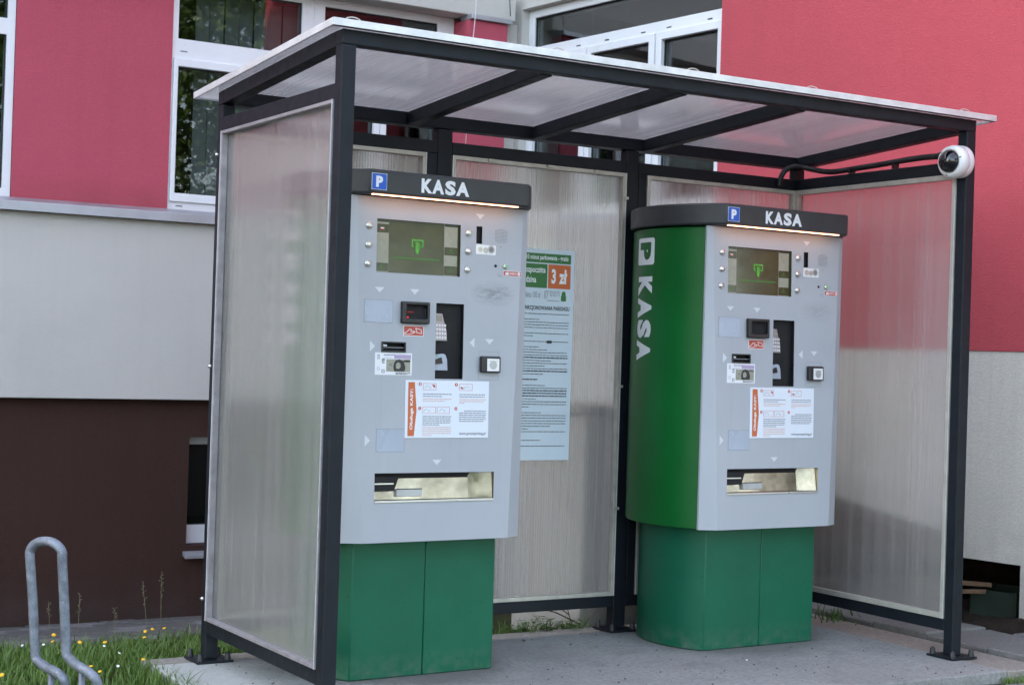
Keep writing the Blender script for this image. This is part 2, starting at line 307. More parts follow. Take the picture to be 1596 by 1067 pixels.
# ------------------------------------------------------------------ mesh helpers
COL = scene.collection
def meta(o, label=None, cat=None, group=None, kind=None):
    for k, v in (('label', label), ('category', cat), ('group', group), ('kind', kind)):
        if v: o[k] = v
    return o
def thing(name, label, cat, loc=(0, 0, 0), rz=0., group=None):
    o = bpy.data.objects.new(name, None); COL.objects.link(o); o.location = loc; o.rotation_euler = (0, 0, rz)
    o.empty_display_size = .1
    return meta(o, label, cat, group)
class MB:
    def __init__(s, f=None): s.v = []; s.f = []; s.map = f; s.smooth = []
    def vs(s, pts):
        i = len(s.v); s.v += [tuple(s.map(*p)) if s.map else tuple(p) for p in pts]; return i
    def face(s, idx, sm=False): s.f.append(tuple(idx)); s.smooth.append(sm)
    def box(s, x0, x1, y0, y1, z0, z1):
        i = s.vs([(x0, y0, z0), (x1, y0, z0), (x1, y1, z0), (x0, y1, z0), (x0, y0, z1), (x1, y0, z1), (x1, y1, z1), (x0, y1, z1)])
        for q in ((0, 3, 2, 1), (4, 5, 6, 7), (0, 1, 5, 4), (1, 2, 6, 5), (2, 3, 7, 6), (3, 0, 4, 7)): s.face([i+k for k in q])
        return s
    def hexa(s, p):   # 8 points: bottom loop, top loop
        i = s.vs(p)
        for q in ((0, 3, 2, 1), (4, 5, 6, 7), (0, 1, 5, 4), (1, 2, 6, 5), (2, 3, 7, 6), (3, 0, 4, 7)): s.face([i+k for k in q])
        return s
    def prism(s, poly, a0, a1, ax=2, smooth=False):  # polygon (2D) extruded along axis ax
        def mk(p, a):
            return (p[0], p[1], a) if ax == 2 else ((p[0], a, p[1]) if ax == 1 else (a, p[0], p[1]))
        n = len(poly); i = s.vs([mk(p, a0) for p in poly]); j = s.vs([mk(p, a1) for p in poly])
        s.face([i+k for k in range(n)][::-1]); s.face([j+k for k in range(n)])
        for k in range(n): s.face((i+k, i+(k+1) % n, j+(k+1) % n, j+k), smooth)
        return s
    def quad(s, a, b, c, d): i = s.vs([a, b, c, d]); s.face((i, i+1, i+2, i+3)); return s
    def poly(s, pts): i = s.vs(pts); s.face(range(i, i+len(pts))); return s
    def tube(s, path, r, n=12, cap=True, closed=False):
        P = [Vector(p) for p in path]; N = len(P); rings = []; up = None
        for k in range(N):
            d = (P[(k+1) % N]-P[k-1]) if closed else (P[min(k+1, N-1)]-P[max(k-1, 0)])
            d.normalize()
            if up is None: up = d.orthogonal().normalized()
            up = (up-d*up.dot(d)).normalized(); sd_ = d.cross(up)
            rr = r[k] if isinstance(r, (list, tuple)) else r
            rings.append(s.vs([P[k]+rr*(math.cos(2*math.pi*a/n)*up+math.sin(2*math.pi*a/n)*sd_) for a in range(n)]))
        for k in range(N if closed else N-1):
            a, b = rings[k], rings[(k+1) % N]
            for q in range(n): s.face((a+q, a+(q+1) % n, b+(q+1) % n, b+q), True)
        if cap and not closed:
            s.face([rings[0]+q for q in range(n)][::-1]); s.face([rings[-1]+q for q in range(n)])
        return s
    def lathe(s, prof, org, ax, n=28):  # prof: (r, h) along axis ax
        ax = Vector(ax).normalized(); a = ax.orthogonal().normalized(); b = ax.cross(a); o = Vector(org); rings = []
        for r, h in prof:
            if r < 1e-6: rings.append((s.vs([o+ax*h]), 1))
            else: rings.append((s.vs([o+ax*h+r*(math.cos(2*math.pi*k/n)*a+math.sin(2*math.pi*k/n)*b) for k in range(n)]), n))
        for (i, ni), (j, nj) in zip(rings, rings[1:]):
            for k in range(n):
                k2 = (k+1) % n
                if ni == 1 and nj == 1: continue
                if ni == 1: s.face((i, j+k, j+k2), True)
                elif nj == 1: s.face((i+k, i+k2, j), True)
                else: s.face((i+k, i+k2, j+k2, j+k), True)
        return s
    def plate(s, u0, u1, v0, v1, holes, w0, w1, dens=None):
        """plate in (u, w, v) = (x, y, z); holes are (u0,u1,v0,v1)"""
        us = sorted(set([u0, u1]+[h[0] for h in holes]+[h[1] for h in holes])); vs_ = sorted(set([v0, v1]+[h[2] for h in holes]+[h[3] for h in holes]))
        us = [u for u in us if u0 <= u <= u1]; vs_ = [v for v in vs_ if v0 <= v <= v1]
        nu, nv = len(us), len(vs_)
        def solid(a, b):
            if a < 0 or b < 0 or a >= nu-1 or b >= nv-1: return False
            cu_, cv = (us[a]+us[a+1])/2, (vs_[b]+vs_[b+1])/2
            return not any(h[0] < cu_ < h[1] and h[2] < cv < h[3] for h in holes)
        F = {}; B = {}
        for a in range(nu):
            for b in range(nv):
                F[a, b] = s.vs([(us[a], w0, vs_[b])]); B[a, b] = s.vs([(us[a], w1, vs_[b])])
        for a in range(nu-1):
            for b in range(nv-1):
                if not solid(a, b): continue
                s.face((F[a, b], F[a+1, b], F[a+1, b+1], F[a, b+1])); s.face((B[a, b], B[a, b+1], B[a+1, b+1], B[a+1, b]))
                if not solid(a-1, b): s.face((F[a, b], F[a, b+1], B[a, b+1], B[a, b]))
                if not solid(a+1, b): s.face((F[a+1, b], B[a+1, b], B[a+1, b+1], F[a+1, b+1]))
                if not solid(a, b-1): s.face((F[a, b], B[a, b], B[a+1, b], F[a+1, b]))
                if not solid(a, b+1): s.face((F[a, b+1], F[a+1, b+1], B[a+1, b+1], B[a, b+1]))
        return s
    def mesh(s, name):
        me = bpy.data.meshes.new(name); me.from_pydata(s.v, [], s.f)
        me.polygons.foreach_set('use_smooth', s.smooth); me.update(); return me
    def build(s, name, mat, parent=None, bev=0., seg=2, fix=True, auto=0, **k):
        me = s.mesh(name)
        if fix:
            bm = bmesh.new(); bm.from_mesh(me)
            bmesh.ops.remove_doubles(bm, verts=bm.verts, dist=1e-6)
            used = [v for v in bm.verts if not v.link_faces]
            if used: bmesh.ops.delete(bm, geom=used, context='VERTS')
            bmesh.ops.recalc_face_normals(bm, faces=bm.faces); bm.to_mesh(me); bm.free()
        if auto: me.polygons.foreach_set('use_smooth', [True]*len(me.polygons)); me.set_sharp_from_angle(angle=R(auto))
        me.materials.append(mat if not isinstance(mat, str) else MAT[mat])
        o = bpy.data.objects.new(name, me); COL.objects.link(o)
        if parent: o.parent = parent
        if bev:
            b = o.modifiers.new('bevel', 'BEVEL'); b.width = bev; b.segments = seg; b.limit_method = 'ANGLE'; b.angle_limit = R(40)
        return meta(o, **k)
_txt = {}
def text_geo(s, bold=0.):
    space = 1. + 1.6*max(0, bold)
    key = (s, bold)
    if key in _txt: return _txt[key]
    c = bpy.data.curves.new('t', 'FONT'); c.body = s; c.size = 1; c.offset = bold; c.resolution_u = 3; c.space_character = space
    o = bpy.data.objects.new('t', c); COL.objects.link(o)
    dg = bpy.context.evaluated_depsgraph_get(); dg.update()
    me = bpy.data.meshes.new_from_object(o.evaluated_get(dg))
    V = [(v.co.x, v.co.y) for v in me.vertices]; Fc = [tuple(p.vertices) for p in me.polygons]
    bpy.data.objects.remove(o); bpy.data.curves.remove(c); bpy.data.meshes.remove(me)
    x0 = min(v[0] for v in V); x1 = max(v[0] for v in V); y0 = min(v[1] for v in V); y1 = max(v[1] for v in V)
    V = [((x-x0)/(x1-x0), (y-y0)/(y1-y0)) for x, y in V]
    _txt[key] = (V, Fc, (x1-x0)/(y1-y0)); return _txt[key]
def add_text(mb, s, u0, u1, v0, v1, w, bold=0., rot=0):
    """flat lettering filling the rectangle, in plate coordinates (u, w, v)"""
    V, Fc, _ = text_geo(s, bold); pts = []
    for x, y in V:
        if rot == 90: x, y = 1-y, x       # reads upward
        elif rot == -90: x, y = y, 1-x    # reads downward
        pts.append((u0+x*(u1-u0), w, v0+y*(v1-v0)))
    i = mb.vs(pts)
    for f in Fc: mb.face([i+k for k in f])
    return mb
def words(mb, u0, u1, v, h, w, rnd, last=1., wmin=.006, wmax=.022, gap=.0035):
    """one row of illegibly small print: separate word-sized bars"""
    u = u0; end = u0+(u1-u0)*last
    while u < end-.003:
        l = min(rnd.uniform(wmin, wmax), end-u); mb.box(u, u+l, w, w+.0004, v, v+h); u += l+gap
def ngon(cx, cz, r, w, n=20): return [(cx+r*math.cos(2*math.pi*k/n), w, cz+r*math.sin(2*math.pi*k/n)) for k in range(n)]

# ================================================================== SETTING
def ground_z(x, y):
    if y < 1.35: return -.055
    t = min(1., (y-1.35)/3.15); return -.055-.385*t
def grid(name, xs, ys, zf, mat, **k):
    mb = MB(); ids = {}
    for i, x in enumerate(xs):
        for j, y in enumerate(ys): ids[i, j] = mb.vs([(x, y, zf(x, y))])
    for i in range(len(xs)-1):
        for j in range(len(ys)-1): mb.face((ids[i, j], ids[i+1, j], ids[i+1, j+1], ids[i, j+1]), True)
    return mb.build(name, mat, fix=False, **k)
def gz_n(x, y):
    return ground_z(x, y)+.008*math.sin(3.1*x+1.7*y)+.006*math.sin(7.3*x-5.1*y)
xs = [-200, -60, -20, -8, -4]+list(np.arange(-3, 4.3, .15))+[5, 8, 20, 60, 200]
ys = [-200, -60, -20, -8, -4]+list(np.arange(-2.5, 4.9, .15))+[6, 20, 60, 200]
grid('ground', xs, ys, gz_n, 'ground', kind='structure')
# street paving sheet in front (asphalt in the distance, pavers where seen)
mb = MB(); mb.box(-60, 60, -60, -.95, -.30, -.046); mb.build('road', 'asphalt', kind='structure')

# concrete slab with an edging strip round the back and the right side
slab = MB(); N = 30
def slab_outline():
    rnd = random.Random(3); pts = []
    def edge(a, b, n, amp):
        for k in range(n):
            t = k/n; d = rnd.uniform(-amp, amp)
            pts.append((a[0]+(b[0]-a[0])*t+d, a[1]+(b[1]-a[1])*t+d))
    edge((-.215, -.285), (2.955, -.285), 60, .004); edge((2.955, -.285), (2.955, 1.10), 12, .0015)
    edge((2.955, 1.10), (-.215, 1.10), 30, .0015); edge((-.215, 1.10), (-.215, -.285), 24, .008)
    return pts
slab.prism(slab_outline(), -.30, 0.)
slab.build('slab', 'slab', bev=.006, kind='structure')
mb = MB(); mb.box(2.960, 3.195, -.283, 1.235, -.3, -.003); mb.box(-.21, 2.9599, 1.105, 1.235, -.3, -.003)
mb.build('slab_edging', 'strip_c', bev=.006, kind='structure')

# pavement: individual paving stones
pav = thing('pavement', 'x', 'x'); del pav['label']; del pav['category']; pav['kind'] = 'structure'
stone_cache = {}
def stone(x, y, z, sx, sy, h, mat, rz=0., tilt=.0):
    key = (round(sx, 3), round(sy, 3), mat)
    if key not in stone_cache:
        m = MB(); b = .006
        m.hexa([(-sx/2, -sy/2, -h), (sx/2, -sy/2, -h), (sx/2, sy/2, -h), (-sx/2, sy/2, -h), (-sx/2, -sy/2, -b), (sx/2, -sy/2, -b), (sx/2, sy/2, -b), (-sx/2, sy/2, -b)])
        m.hexa([(-sx/2, -sy/2, -b), (sx/2, -sy/2, -b), (sx/2, sy/2, -b), (-sx/2, sy/2, -b), (-sx/2+b, -sy/2+b, 0), (sx/2-b, -sy/2+b, 0), (sx/2-b, sy/2-b, 0), (-sx/2+b, sy/2-b, 0)])
        me = m.mesh('paving_stone'); me.materials.append(MAT[mat]); stone_cache[key] = me
    o = bpy.data.objects.new('paving_stone', stone_cache[key]); COL.objects.link(o); o.parent = pav
    o.location = (x, y, z); o.rotation_euler = (tilt+random.uniform(-.008, .008), random.uniform(-.008, .008), rz)
    return o
sl_t = -math.atan(.385/3.15)
for r in range(8):                                     # sloping path under the brown plinth
    for c in range(14):
        x = -1.35+c*.215+(.107 if r % 2 else 0); y = 2.86+r*.208
        stone(x, y, ground_z(x, y)+.022+random.uniform(-.004, .004), .20, .20, .06, random.choice(['paver_d', 'paver_d', 'paver']), 0, sl_t)
for r in range(4):                                     # street pavers before the slab edge
    for c in range(12):
        x = 2.0+c*.207+(.1 if r % 2 else 0); y = -.40-r*.107
        stone(x, y, -.036+random.uniform(-.002, .002), .20, .10, .06, 'paver')
for k, (x, y, sx, sy) in enumerate([(3.405, -.12, .39, .34), (3.405, .235, .39, .34), (3.405, .59, .39, .34), (3.405, .945, .39, .34), (3.80, -.12, .37, .34), (3.405, 1.30, .39, .34), (3.78, .17, .34, .20)]):
    stone(x, y, .022+random.uniform(-.006, .004), sx, sy, .08, 'paver', random.uniform(-.02, .02))

# bare soil in front of and inside the wall opening
def soil_z(x, y):
    b = .07*math.exp(-((x-4.0)**2)/.05)+.03*math.sin(9*x+4*y)*math.sin(7*y-3*x)+.015*math.sin(23*x+17*y)
    return -.03+b*(1 if x > 3.6 else max(0, (x-3.2)/.4))
grid('soil', list(np.arange(3.2, 5.3, .06)), list(np.arange(.27, 4.3, .08)),
     lambda x, y: soil_z(x, y)-(max(0, (y-1.6)/2.9)*.40), 'soil', kind='structure')

# ================================================================== BUILDING
bld = thing('school_building', 'red and cream plastered building with white windows in an L behind the shelter', 'building')
FY = 4.5
def fa(x, y, z): return (x, y, z)
TOP = 7.6
# facade (parallel to the shelter)
MB().plate(-13, 3.38, .895, 1.972, [], FY, FY+.35).build('cream_wall', 'cream', bld, bev=.004)
MB().plate(-13, 3.38, -.9, .893, [(1.165, 2.05, 0., .665)], FY+.07, FY+.35).build('plinth', 'brown', bld)
WIN = [(-.90, .035), (.972, 2.885)]
MB().plate(-13, 3.2, 2.03, 3.46, [(-.90, .038, 2.045, 3.47), (.972, 2.925, 2.045, 3.47)], FY+.06, FY+.30).build('red_wall', 'red', bld)
# sloping sill ledge of bent zinc
lp = MB(); lp.prism([(FY-.055, 1.968), (FY-.055, 2.022), (FY+.058, 2.052), (FY+.058, 2.044), (FY-.045, 2.014), (FY-.045, 1.974)], -13, 2.90, ax=0)
lp.build('ledge', 'flash', bld, bev=.002)
# cornice above the windows, upper wall
MB().box(-13, 3.30, FY-.10, FY+.32, 3.475, 3.66).build('cornice', 'cream', bld, bev=.006)
MB().box(-13, 3.30, FY+.0, FY+.32, 3.66, TOP+1.6).build('upper_wall', 'cream', bld)  # unseen height and length of the facade shaped to block the sun
# red pier beside the corner with its zinc cap
MB().box(2.926, 3.225, 4.373, FY+.06, 1.98, 3.44).build('pier', 'red', bld, bev=.004)
MB().box(2.93, 3.245, 4.345, FY, 3.442, 3.474).build('pier_cap', 'flash', bld, bev=.003)
MB().box(3.225, 3.40, FY-.02, FY+.30, 1.98, 3.474).build('corner_strip', 'cream', bld)

def window(parent, x0, x1, z0, z1, panes, y, mp=None, depth=.075, sash=(), name='window', gl='glass'):
    f = MB(mp).plate(x0, x1, z0, z1, panes, y, y+depth).build(name, 'pvc', parent, bev=.004)
    for (a, b, c, d) in panes:
        g = MB(mp); g.box(a-.004, b+.004, y+.030, y+.038, c-.004, d+.004); g.build('pane', gl, f)
        gk = MB(mp); e = .004
        gk.plate(a, b, c, d, [(a+e, b-e, c+e, d-e)], y+.012, y+.028); gk.build('gasket', 'rubber', f)
    for (a, b, c, d) in sash:   # raised casement profile with its shadow gap
        hs = [q for q in panes if q[0] > a and q[1] < b and q[2] > c and q[3] < d]
        MB(mp).plate(a, b, c, d, hs, y-.016, y-.001).build('sash', 'pvc', f, bev=.004)
    return f
wb = window(bld, .972, 1.905, 2.052, 3.475, [(1.012, 1.822, 3.095, 3.425), (1.014, 1.822, 2.152, 2.925)], FY+.075, sash=[(.985, 1.862, 2.10, 2.975)])
wc = window(bld, 1.907, 2.925, 2.052, 3.475, [(1.982, 2.800, 3.095, 3.425), (1.982, 2.345, 2.152, 2.925), (2.435, 2.800, 2.152, 2.925)], FY+.075,
            sash=[(1.945, 2.388, 2.10, 2.975), (2.392, 2.850, 2.10, 2.975)])
wa = window(bld, -.90, .036, 2.052, 3.475, [(-.86, -.01, 3.08, 3.42), (-.86, -.012, 2.10, 2.985)], FY+.075)
# open tilted casement in the left window
sa = MB(); sa.plate(-.86, -.05, 2.11, 2.97, [(-.80, -.11, 2.17, 2.91)], 0, .06)
for i, v in enumerate(sa.v): sa.v[i] = (v[0], FY+.10+v[1]+.22*(v[2]-2.11), v[2])
sa.build('open_casement', 'pvc', wa, bev=.004)
# drain caps in the lower frames
for x, z in ((1.05, 2.075), (1.05, 3.02)): MB().box(x-.022, x+.022, FY+.0735, FY+.0748, z-.004, z+.004).build('drain_cap', 'greyink', wb)
# vertical fabric blinds inside
for k in range(8):
    x = 1.20+k*.098
    mb = MB(); mb.box(x, x+.090, FY+.30+.012*(k % 2), FY+.304+.012*(k % 2), 2.07, 3.44); mb.build('blind_slat', 'blind', wb)
# dark rooms behind the glass
mb = MB(); mb.box(-1.6, 3.36, FY+.36, FY+2.2, 2.0, 3.6)
rm = mb.build('room', 'hole', bld); rm.data.flip_normals()
bmx = bmesh.new(); bmx.from_mesh(rm.data)
for fc in list(bmx.faces):
    if abs(fc.calc_center_median().y-(FY+.36)) < 1e-3: bmx.faces.remove(fc)
bmx.to_mesh(rm.data); bmx.free()
# cellar window in the plinth
bw = window(bld, 1.166, 2.049, .001, .664, [(1.20, 1.99, .115, .615)], FY+.17)
MB().box(1.165, 2.05, FY+.247, FY+.255, .001, .664).build('backing', 'hole', bw)
MB().prism([(FY+.02, -.075), (FY+.02, -.05), (FY+.169, -.002), (FY+.169, -.03)], 1.145, 2.07, ax=0).build('sill', 'flash', bw, bev=.002)
# lightning wire on the facade
mb = MB(); mb.tube([(2.905, 4.33, 2.6), (2.93, 4.335, 3.2), (2.955, 4.34, 3.48), (2.97, 4.36, 4.2), (2.97, 4.38, 7)], .0022, 6); mb.build('wire', 'white', bld)
mb = MB(); mb.tube([(3.235, 4.36, 3.50), (3.24, 4.385, 3.62), (3.235, 4.385, 3.9), (3.24, 4.385, 6)], .003, 6); mb.build('wire', 'rubber', bld)

# wing (comes forward on the right): u = distance along it in Y, w = depth into the wall
nrm = Vector((1, .12, 0)).normalized()
def wg(u, w_, z): return (3.9-.12*u+nrm.x*w_, u+nrm.y*w_, z)
MB(wg).plate(-1.6, 4.427, 1.326, TOP, [(2.545, 4.60, 1.30, TOP+1)], 0, .35).build('red_wall', 'redw', bld)
MB(wg).plate(2.5452, 4.427, 1.326, 2.103, [], 0, .35).build('cream_sill_wall', 'cream', bld)
MB(wg).plate(4.4272, 4.62, 1.326, TOP, [], 0, .35).build('cream_strip', 'cream', bld)
MB(wg).plate(2.5452, 4.427, 3.573, TOP, [], 0, .35).build('cream_lintel', 'cream', bld)
MB(wg).plate(-1.6, 4.62, -.6, 1.324, [(.445, 3.3, -.55, .30)], 0.006, .35).build('cream_wall', 'creamw', bld)
ww = window(bld, 2.548, 4.427, 2.105, 3.572, [(2.60, 4.365, 3.315, 3.515), (2.62, 3.10, 2.20, 3.195), (3.215, 3.755, 2.20, 3.195), (3.855, 4.34, 2.20, 3.195)], .06, wg,
            sash=[(2.575, 3.145, 2.15, 3.245), (3.165, 3.80, 2.15, 3.245), (3.81, 4.385, 2.15, 3.245)], gl='glass_wing')
for u in (2.7, 3.05, 3.28, 3.62, 3.9, 4.2): MB(wg).box(u-.02, u+.02, .0585, .0595, 3.262, 3.27).build('drain_cap', 'ink', ww)
mb = MB(wg); mb.box(2.4, 4.5, .36, 2.0, 2.0, 3.65); rm = mb.build('room', 'hole', bld); rm.data.flip_normals()
bmx = bmesh.new(); bmx.from_mesh(rm.data)
for fc in list(bmx.faces):
    if abs(fc.normal.dot(nrm)) > .9 and min((v.co-Vector(wg(2.4, .36, 2))).dot(nrm) for v in fc.verts) < .01: bmx.faces.remove(fc)
bmx.to_mesh(rm.data); bmx.free()
mb = MB(wg); mb.prism([(.80, .302), (.80, .40), (3.2, .80), (3.2, .302)], -.006, .004, ax=1); mb.build('painted_shade_wedge', 'brown', bld)  # added dark wedge: shade and reflection painted onto the wing wall
# crawl space behind the opening
mb = MB(wg); mb.box(.40, 3.4, .355, 1.6, -.58, .36); rm = mb.build('crawl_space', 'soil', bld); rm.data.flip_normals()
bmx = bmesh.new(); bmx.from_mesh(rm.data)
for fc in list(bmx.faces):
    if abs(fc.normal.dot(nrm)) > .9 and min((v.co-Vector(wg(.4, .355, 0))).dot(nrm) for v in fc.verts) < .01: bmx.faces.remove(fc)
bmx.to_mesh(rm.data); bmx.free()

# low rendered wall behind the shelter
lw = thing('low_wall', 'low pale rendered wall standing behind the middle panel of the shelter', 'wall')
MB().box(1.93, 2.75, 1.36, 1.97, -.4, .965).build('wall_block', 'render', lw, bev=.006)
MB().box(1.905, 2.775, 1.335, 1.995, .967, 1.005).build('cap_slab', 'strip_c', lw, bev=.005)

# ================================================================== SHELTER
S, L, D = .053, 2.987, 1.1417
sh = thing('shelter', 'open fronted shelter of dark steel posts and ribbed polycarbonate over two payment machines', 'shelter')
zr = lambda y: 2.303-.066*y
Hf = 2.25; Hb = lambda y: 2.25-.066*y
def post(x0, x1, y0, y1, z1):
    o = MB().box(x0, x1, y0, y1, .010, z1).build('post', 'frame', sh, bev=.004)
    cx, cy_ = (x0+x1)/2, (y0+y1)/2
    bp = MB(); bp.box(cx-.075, cx+.075, cy_-.075, cy_+.075, .0015, .0095); bp = bp.build('base_plate', 'frame', sh, bev=.002)
    for sx in (-1, 1):
        for sy in (-1, 1):
            b = MB(); b.lathe([(.013, 0), (.013, .010), (.011, .013), (.011, .022), (.007, .029), (0, .031)], (cx+sx*.056, cy_+sy*.056, .0095), (0, 0, 1), 12); b.build('bolt_cap', 'rubber', bp)
    return o
post(0, S, 0, S, Hf); post(L-S, L, 0, S, Hf)
post(0, S, D-S, D, Hb(D)); post(L-S, L, D-S, D, Hb(D))
post(.958, 1.028, D-S, D, Hb(D)); post(1.930, 1.998, D-S, D, Hb(D))
# roof beams and rafters
def sloped(x0, x1, y0, y1, d0=-.053, d1=0.):
    return MB().hexa([(x0, y0, zr(y0)+d0), (x1, y0, zr(y0)+d0), (x1, y1, zr(y1)+d0), (x0, y1, zr(y1)+d0), (x0, y0, zr(y0)+d1), (x1, y0, zr(y0)+d1), (x1, y1, zr(y1)+d1), (x0, y1, zr(y1)+d1)])
MB().box(0, L, 0, S, Hf, zr(S)).build('roof_beam', 'frame', sh, bev=.003)
sloped(0, L, D-S, D).build('roof_beam', 'frame', sh, bev=.003)
for a in (0., L-S): sloped(a, a+S, S+.001, D-S-.001).build('roof_beam', 'frame', sh, bev=.003)
for a in (.811, 1.424, 2.020): sloped(a, a+S, S+.001, D-S-.001).build('rafter', 'frame', sh, bev=.003)
# rails
ZT0, ZT1, ZB0, ZB1 = 2.071, 2.124, .110, .160
for (z0, z1, nm) in ((ZT0, ZT1, 'top_rail'), (ZB0, ZB1, 'bottom_rail')):
    for x in (0., L-S): MB().box(x, x+S, S+.0005, D-S-.0005, z0, z1).build(nm, 'frame', sh, bev=.003)
    for a, b in ((S, .958), (1.028, 1.930), (1.998, L-S)): MB().box(a+.0005, b-.0005, D-S, D, z0, z1).build(nm, 'frame', sh, bev=.003)
for a, b in ((.905, .9565), (2.0, 2.046)): MB().box(a, b, D-S+.001, D-.001, ZB1+.0005, ZT0-.0005).build('stile', 'frame', sh, bev=.003)
# polycarbonate infill, each with an aluminium edge trim
def infill(axis, a, b, plane, side, trim, tw=.018):
    z0, z1 = ZB1+.001, ZT0-.001; c = plane
    if axis == 'X':
        p = MB().box(a+.001, b-.001, c-.005, c+.005, z0, z1).build('panel', 'poly_back', sh)
        t = MB().plate(a+.001, b-.001, z0, z1, [(a+tw, b-tw, z0+tw, z1-tw)], c-.031, c-.0055); t = t.build('panel_trim', trim, sh, bev=.0015)
        for x in (a+.001, b-.004): MB().box(x, x+.003, c-.033, c-.0312, z0, z1).build('bright_lip', 'alu', t)
    else:
        f = (lambda x, y, z: (y, x, z))
        p = MB(f).box(a+.001, b-.001, c-.005, c+.005, z0, z1).build('panel', 'poly_side', sh)
        w0, w1 = (c-.031, c-.0055)
        t = MB(f).plate(a+.001, b-.001, z0, z1, [(a+tw, b-tw, z0+tw, z1-tw)], w0, w1).build('panel_trim', trim, sh, bev=.0015)
        for x in (a+.001, b-.004): MB(f).box(x, x+.003, w0-.002, w0-.0002, z0, z1).build('bright_lip', 'alu', t)
pc = D-S/2
infill('X', S, .905, pc, 1, 'alu_dull'); infill('X', 1.028, 1.930, pc, 1, 'alu_dull'); infill('X', 2.046, L-S, pc, 1, 'alu_dull')
infill('Y', S, D-S, S/2, 1, 'alu_side', .013); infill('Y', S, D-S, L-S/2, 1, 'alu_dull', .022)
# latches on the inner lips
for z in (.55, 1.10, 1.95): MB().box(1.915, 1.934, pc-.045, pc-.0332, z, z+.012).build('latch', 'alu_dull', sh)
for x in (1.2, 1.5, 1.75): MB().box(x, x+.03, pc-.041, pc-.0312, ZT0-.012, ZT0-.002).build('latch', 'alu_dull', sh)
for x, y, z in ((-.006, D-.012, 1.98), (-.006, D-.012, 1.15), (-.006, D-.012, .24)):
    MB().lathe([(.008, 0), (.008, .006), (.004, .010), (0, .010)], (x+.006, y, z), (-1, 0, 0), 10).build('bolt', 'steel', sh)
# roof covering
RX0, RX1, RY0, RY1 = -.045, 3.072, -.026, 1.285
sloped(RX0+.005, RX1-.005, RY0+.005, RY1-.005, .0015, .0115).build('roof_sheet', 'poly_roof', sh)
def trimbar(x0, x1, y0, y1): return sloped(x0, x1, y0, y1, -.004, .021)
trimbar(RX0-.003, RX1+.003, RY0-.006, RY0-.001).build('roof_trim', 'alu', sh, bev=.001)
trimbar(RX0-.003, RX1+.003, RY1+.001, RY1+.006).build('roof_trim', 'alu', sh, bev=.001)
trimbar(RX0-.006, RX0-.0005, RY0, RY1).build('roof_trim', 'alu', sh, bev=.001)
trimbar(RX1+.0005, RX1+.006, RY0, RY1).build('roof_trim', 'alu', sh, bev=.001)
sloped(RX0, RX1, RY0, RY0+.03, .0125, .0215).build('roof_trim', 'alu', sh); sloped(RX0, RX1, RY0, RY0+.014, -.003, .0008).build('roof_trim', 'frame', sh)
for x in (.03, .84, 1.45, 2.045, 2.90):
    p = [(x-.030+.06*k/8, RY0+.012, zr(RY0)+.0215+.011*math.sin(math.pi*k/8)**.6) for k in range(9)]
    MB().tube(p, .0022, 6).build('roof_clip', 'alu_dull', sh)

# ================================================================== PAYMENT MACHINE
MR = (.66, .85, 0); MYAW = .03; MDX = 1.657
yf = lambda z: -.384+.0234*(z-.52)
def fm(u, w_, v):            # face coordinates: u across, w outwards negative = towards viewer, v up
    return (u, yf(v)+w_, v)
pm = thing('payment_machine', 'silver and green parking payment machine standing nearest the front left post', 'payment machine', MR, MYAW, 'parking payment machines in the shelter')
YB = .205
def arc(yc, hw, ytrunc, n=56, back=YB):
    """plan outline: circle centred at (0, yc), cut flat in front at y=ytrunc (half width hw) and at the back"""
    Rad = math.hypot(hw, ytrunc-yc); a0 = math.atan2(ytrunc-yc, hw); pts = []
    for k in range(n+1):
        a = a0+(math.pi-2*a0)*k/n; p = (Rad*math.cos(a), yc+Rad*math.sin(a))
        pts.append((p[0], min(p[1], back)))
    return pts
# base in two curved panels with a seam
pts = arc(-.072, .312, -.305)
half_r = [p for p in pts if p[0] >= .0009]; half_l = [p for p in pts if p[0] <= -.0009]
MB().prism([(.0009, -.305)]+half_r+[(.0009, half_r[-1][1])], .0015, .522).build('base_panel', 'green_base', pm, bev=.004, auto=22)
MB().prism(half_l+[(-.0009, -.305), (-.0009, half_l[0][1])][::1], .0015, .522).build('base_panel', 'green_base', pm, bev=.004, auto=22)
MB().prism(arc(-.072, .304, -.298, back=.198), .001, .5225).build('base_core', 'blackmat', pm)
# upper body
BYC, BR = -.078, math.hypot(.383, .254)
MB().prism(arc(BYC, .383, -.332, 64), .523, 1.80).build('body', 'green_body', pm, bev=.003, auto=22)
MB().box(-.381, .381, -.3435, -.330, .530, 1.80).build('seam_gasket', 'blackmat', pm)
# header
hd = MB().prism(arc(-.088, .348, -.420, 64), 1.806, 1.897).build('header', 'header', pm, bev=.009, seg=3, auto=22)
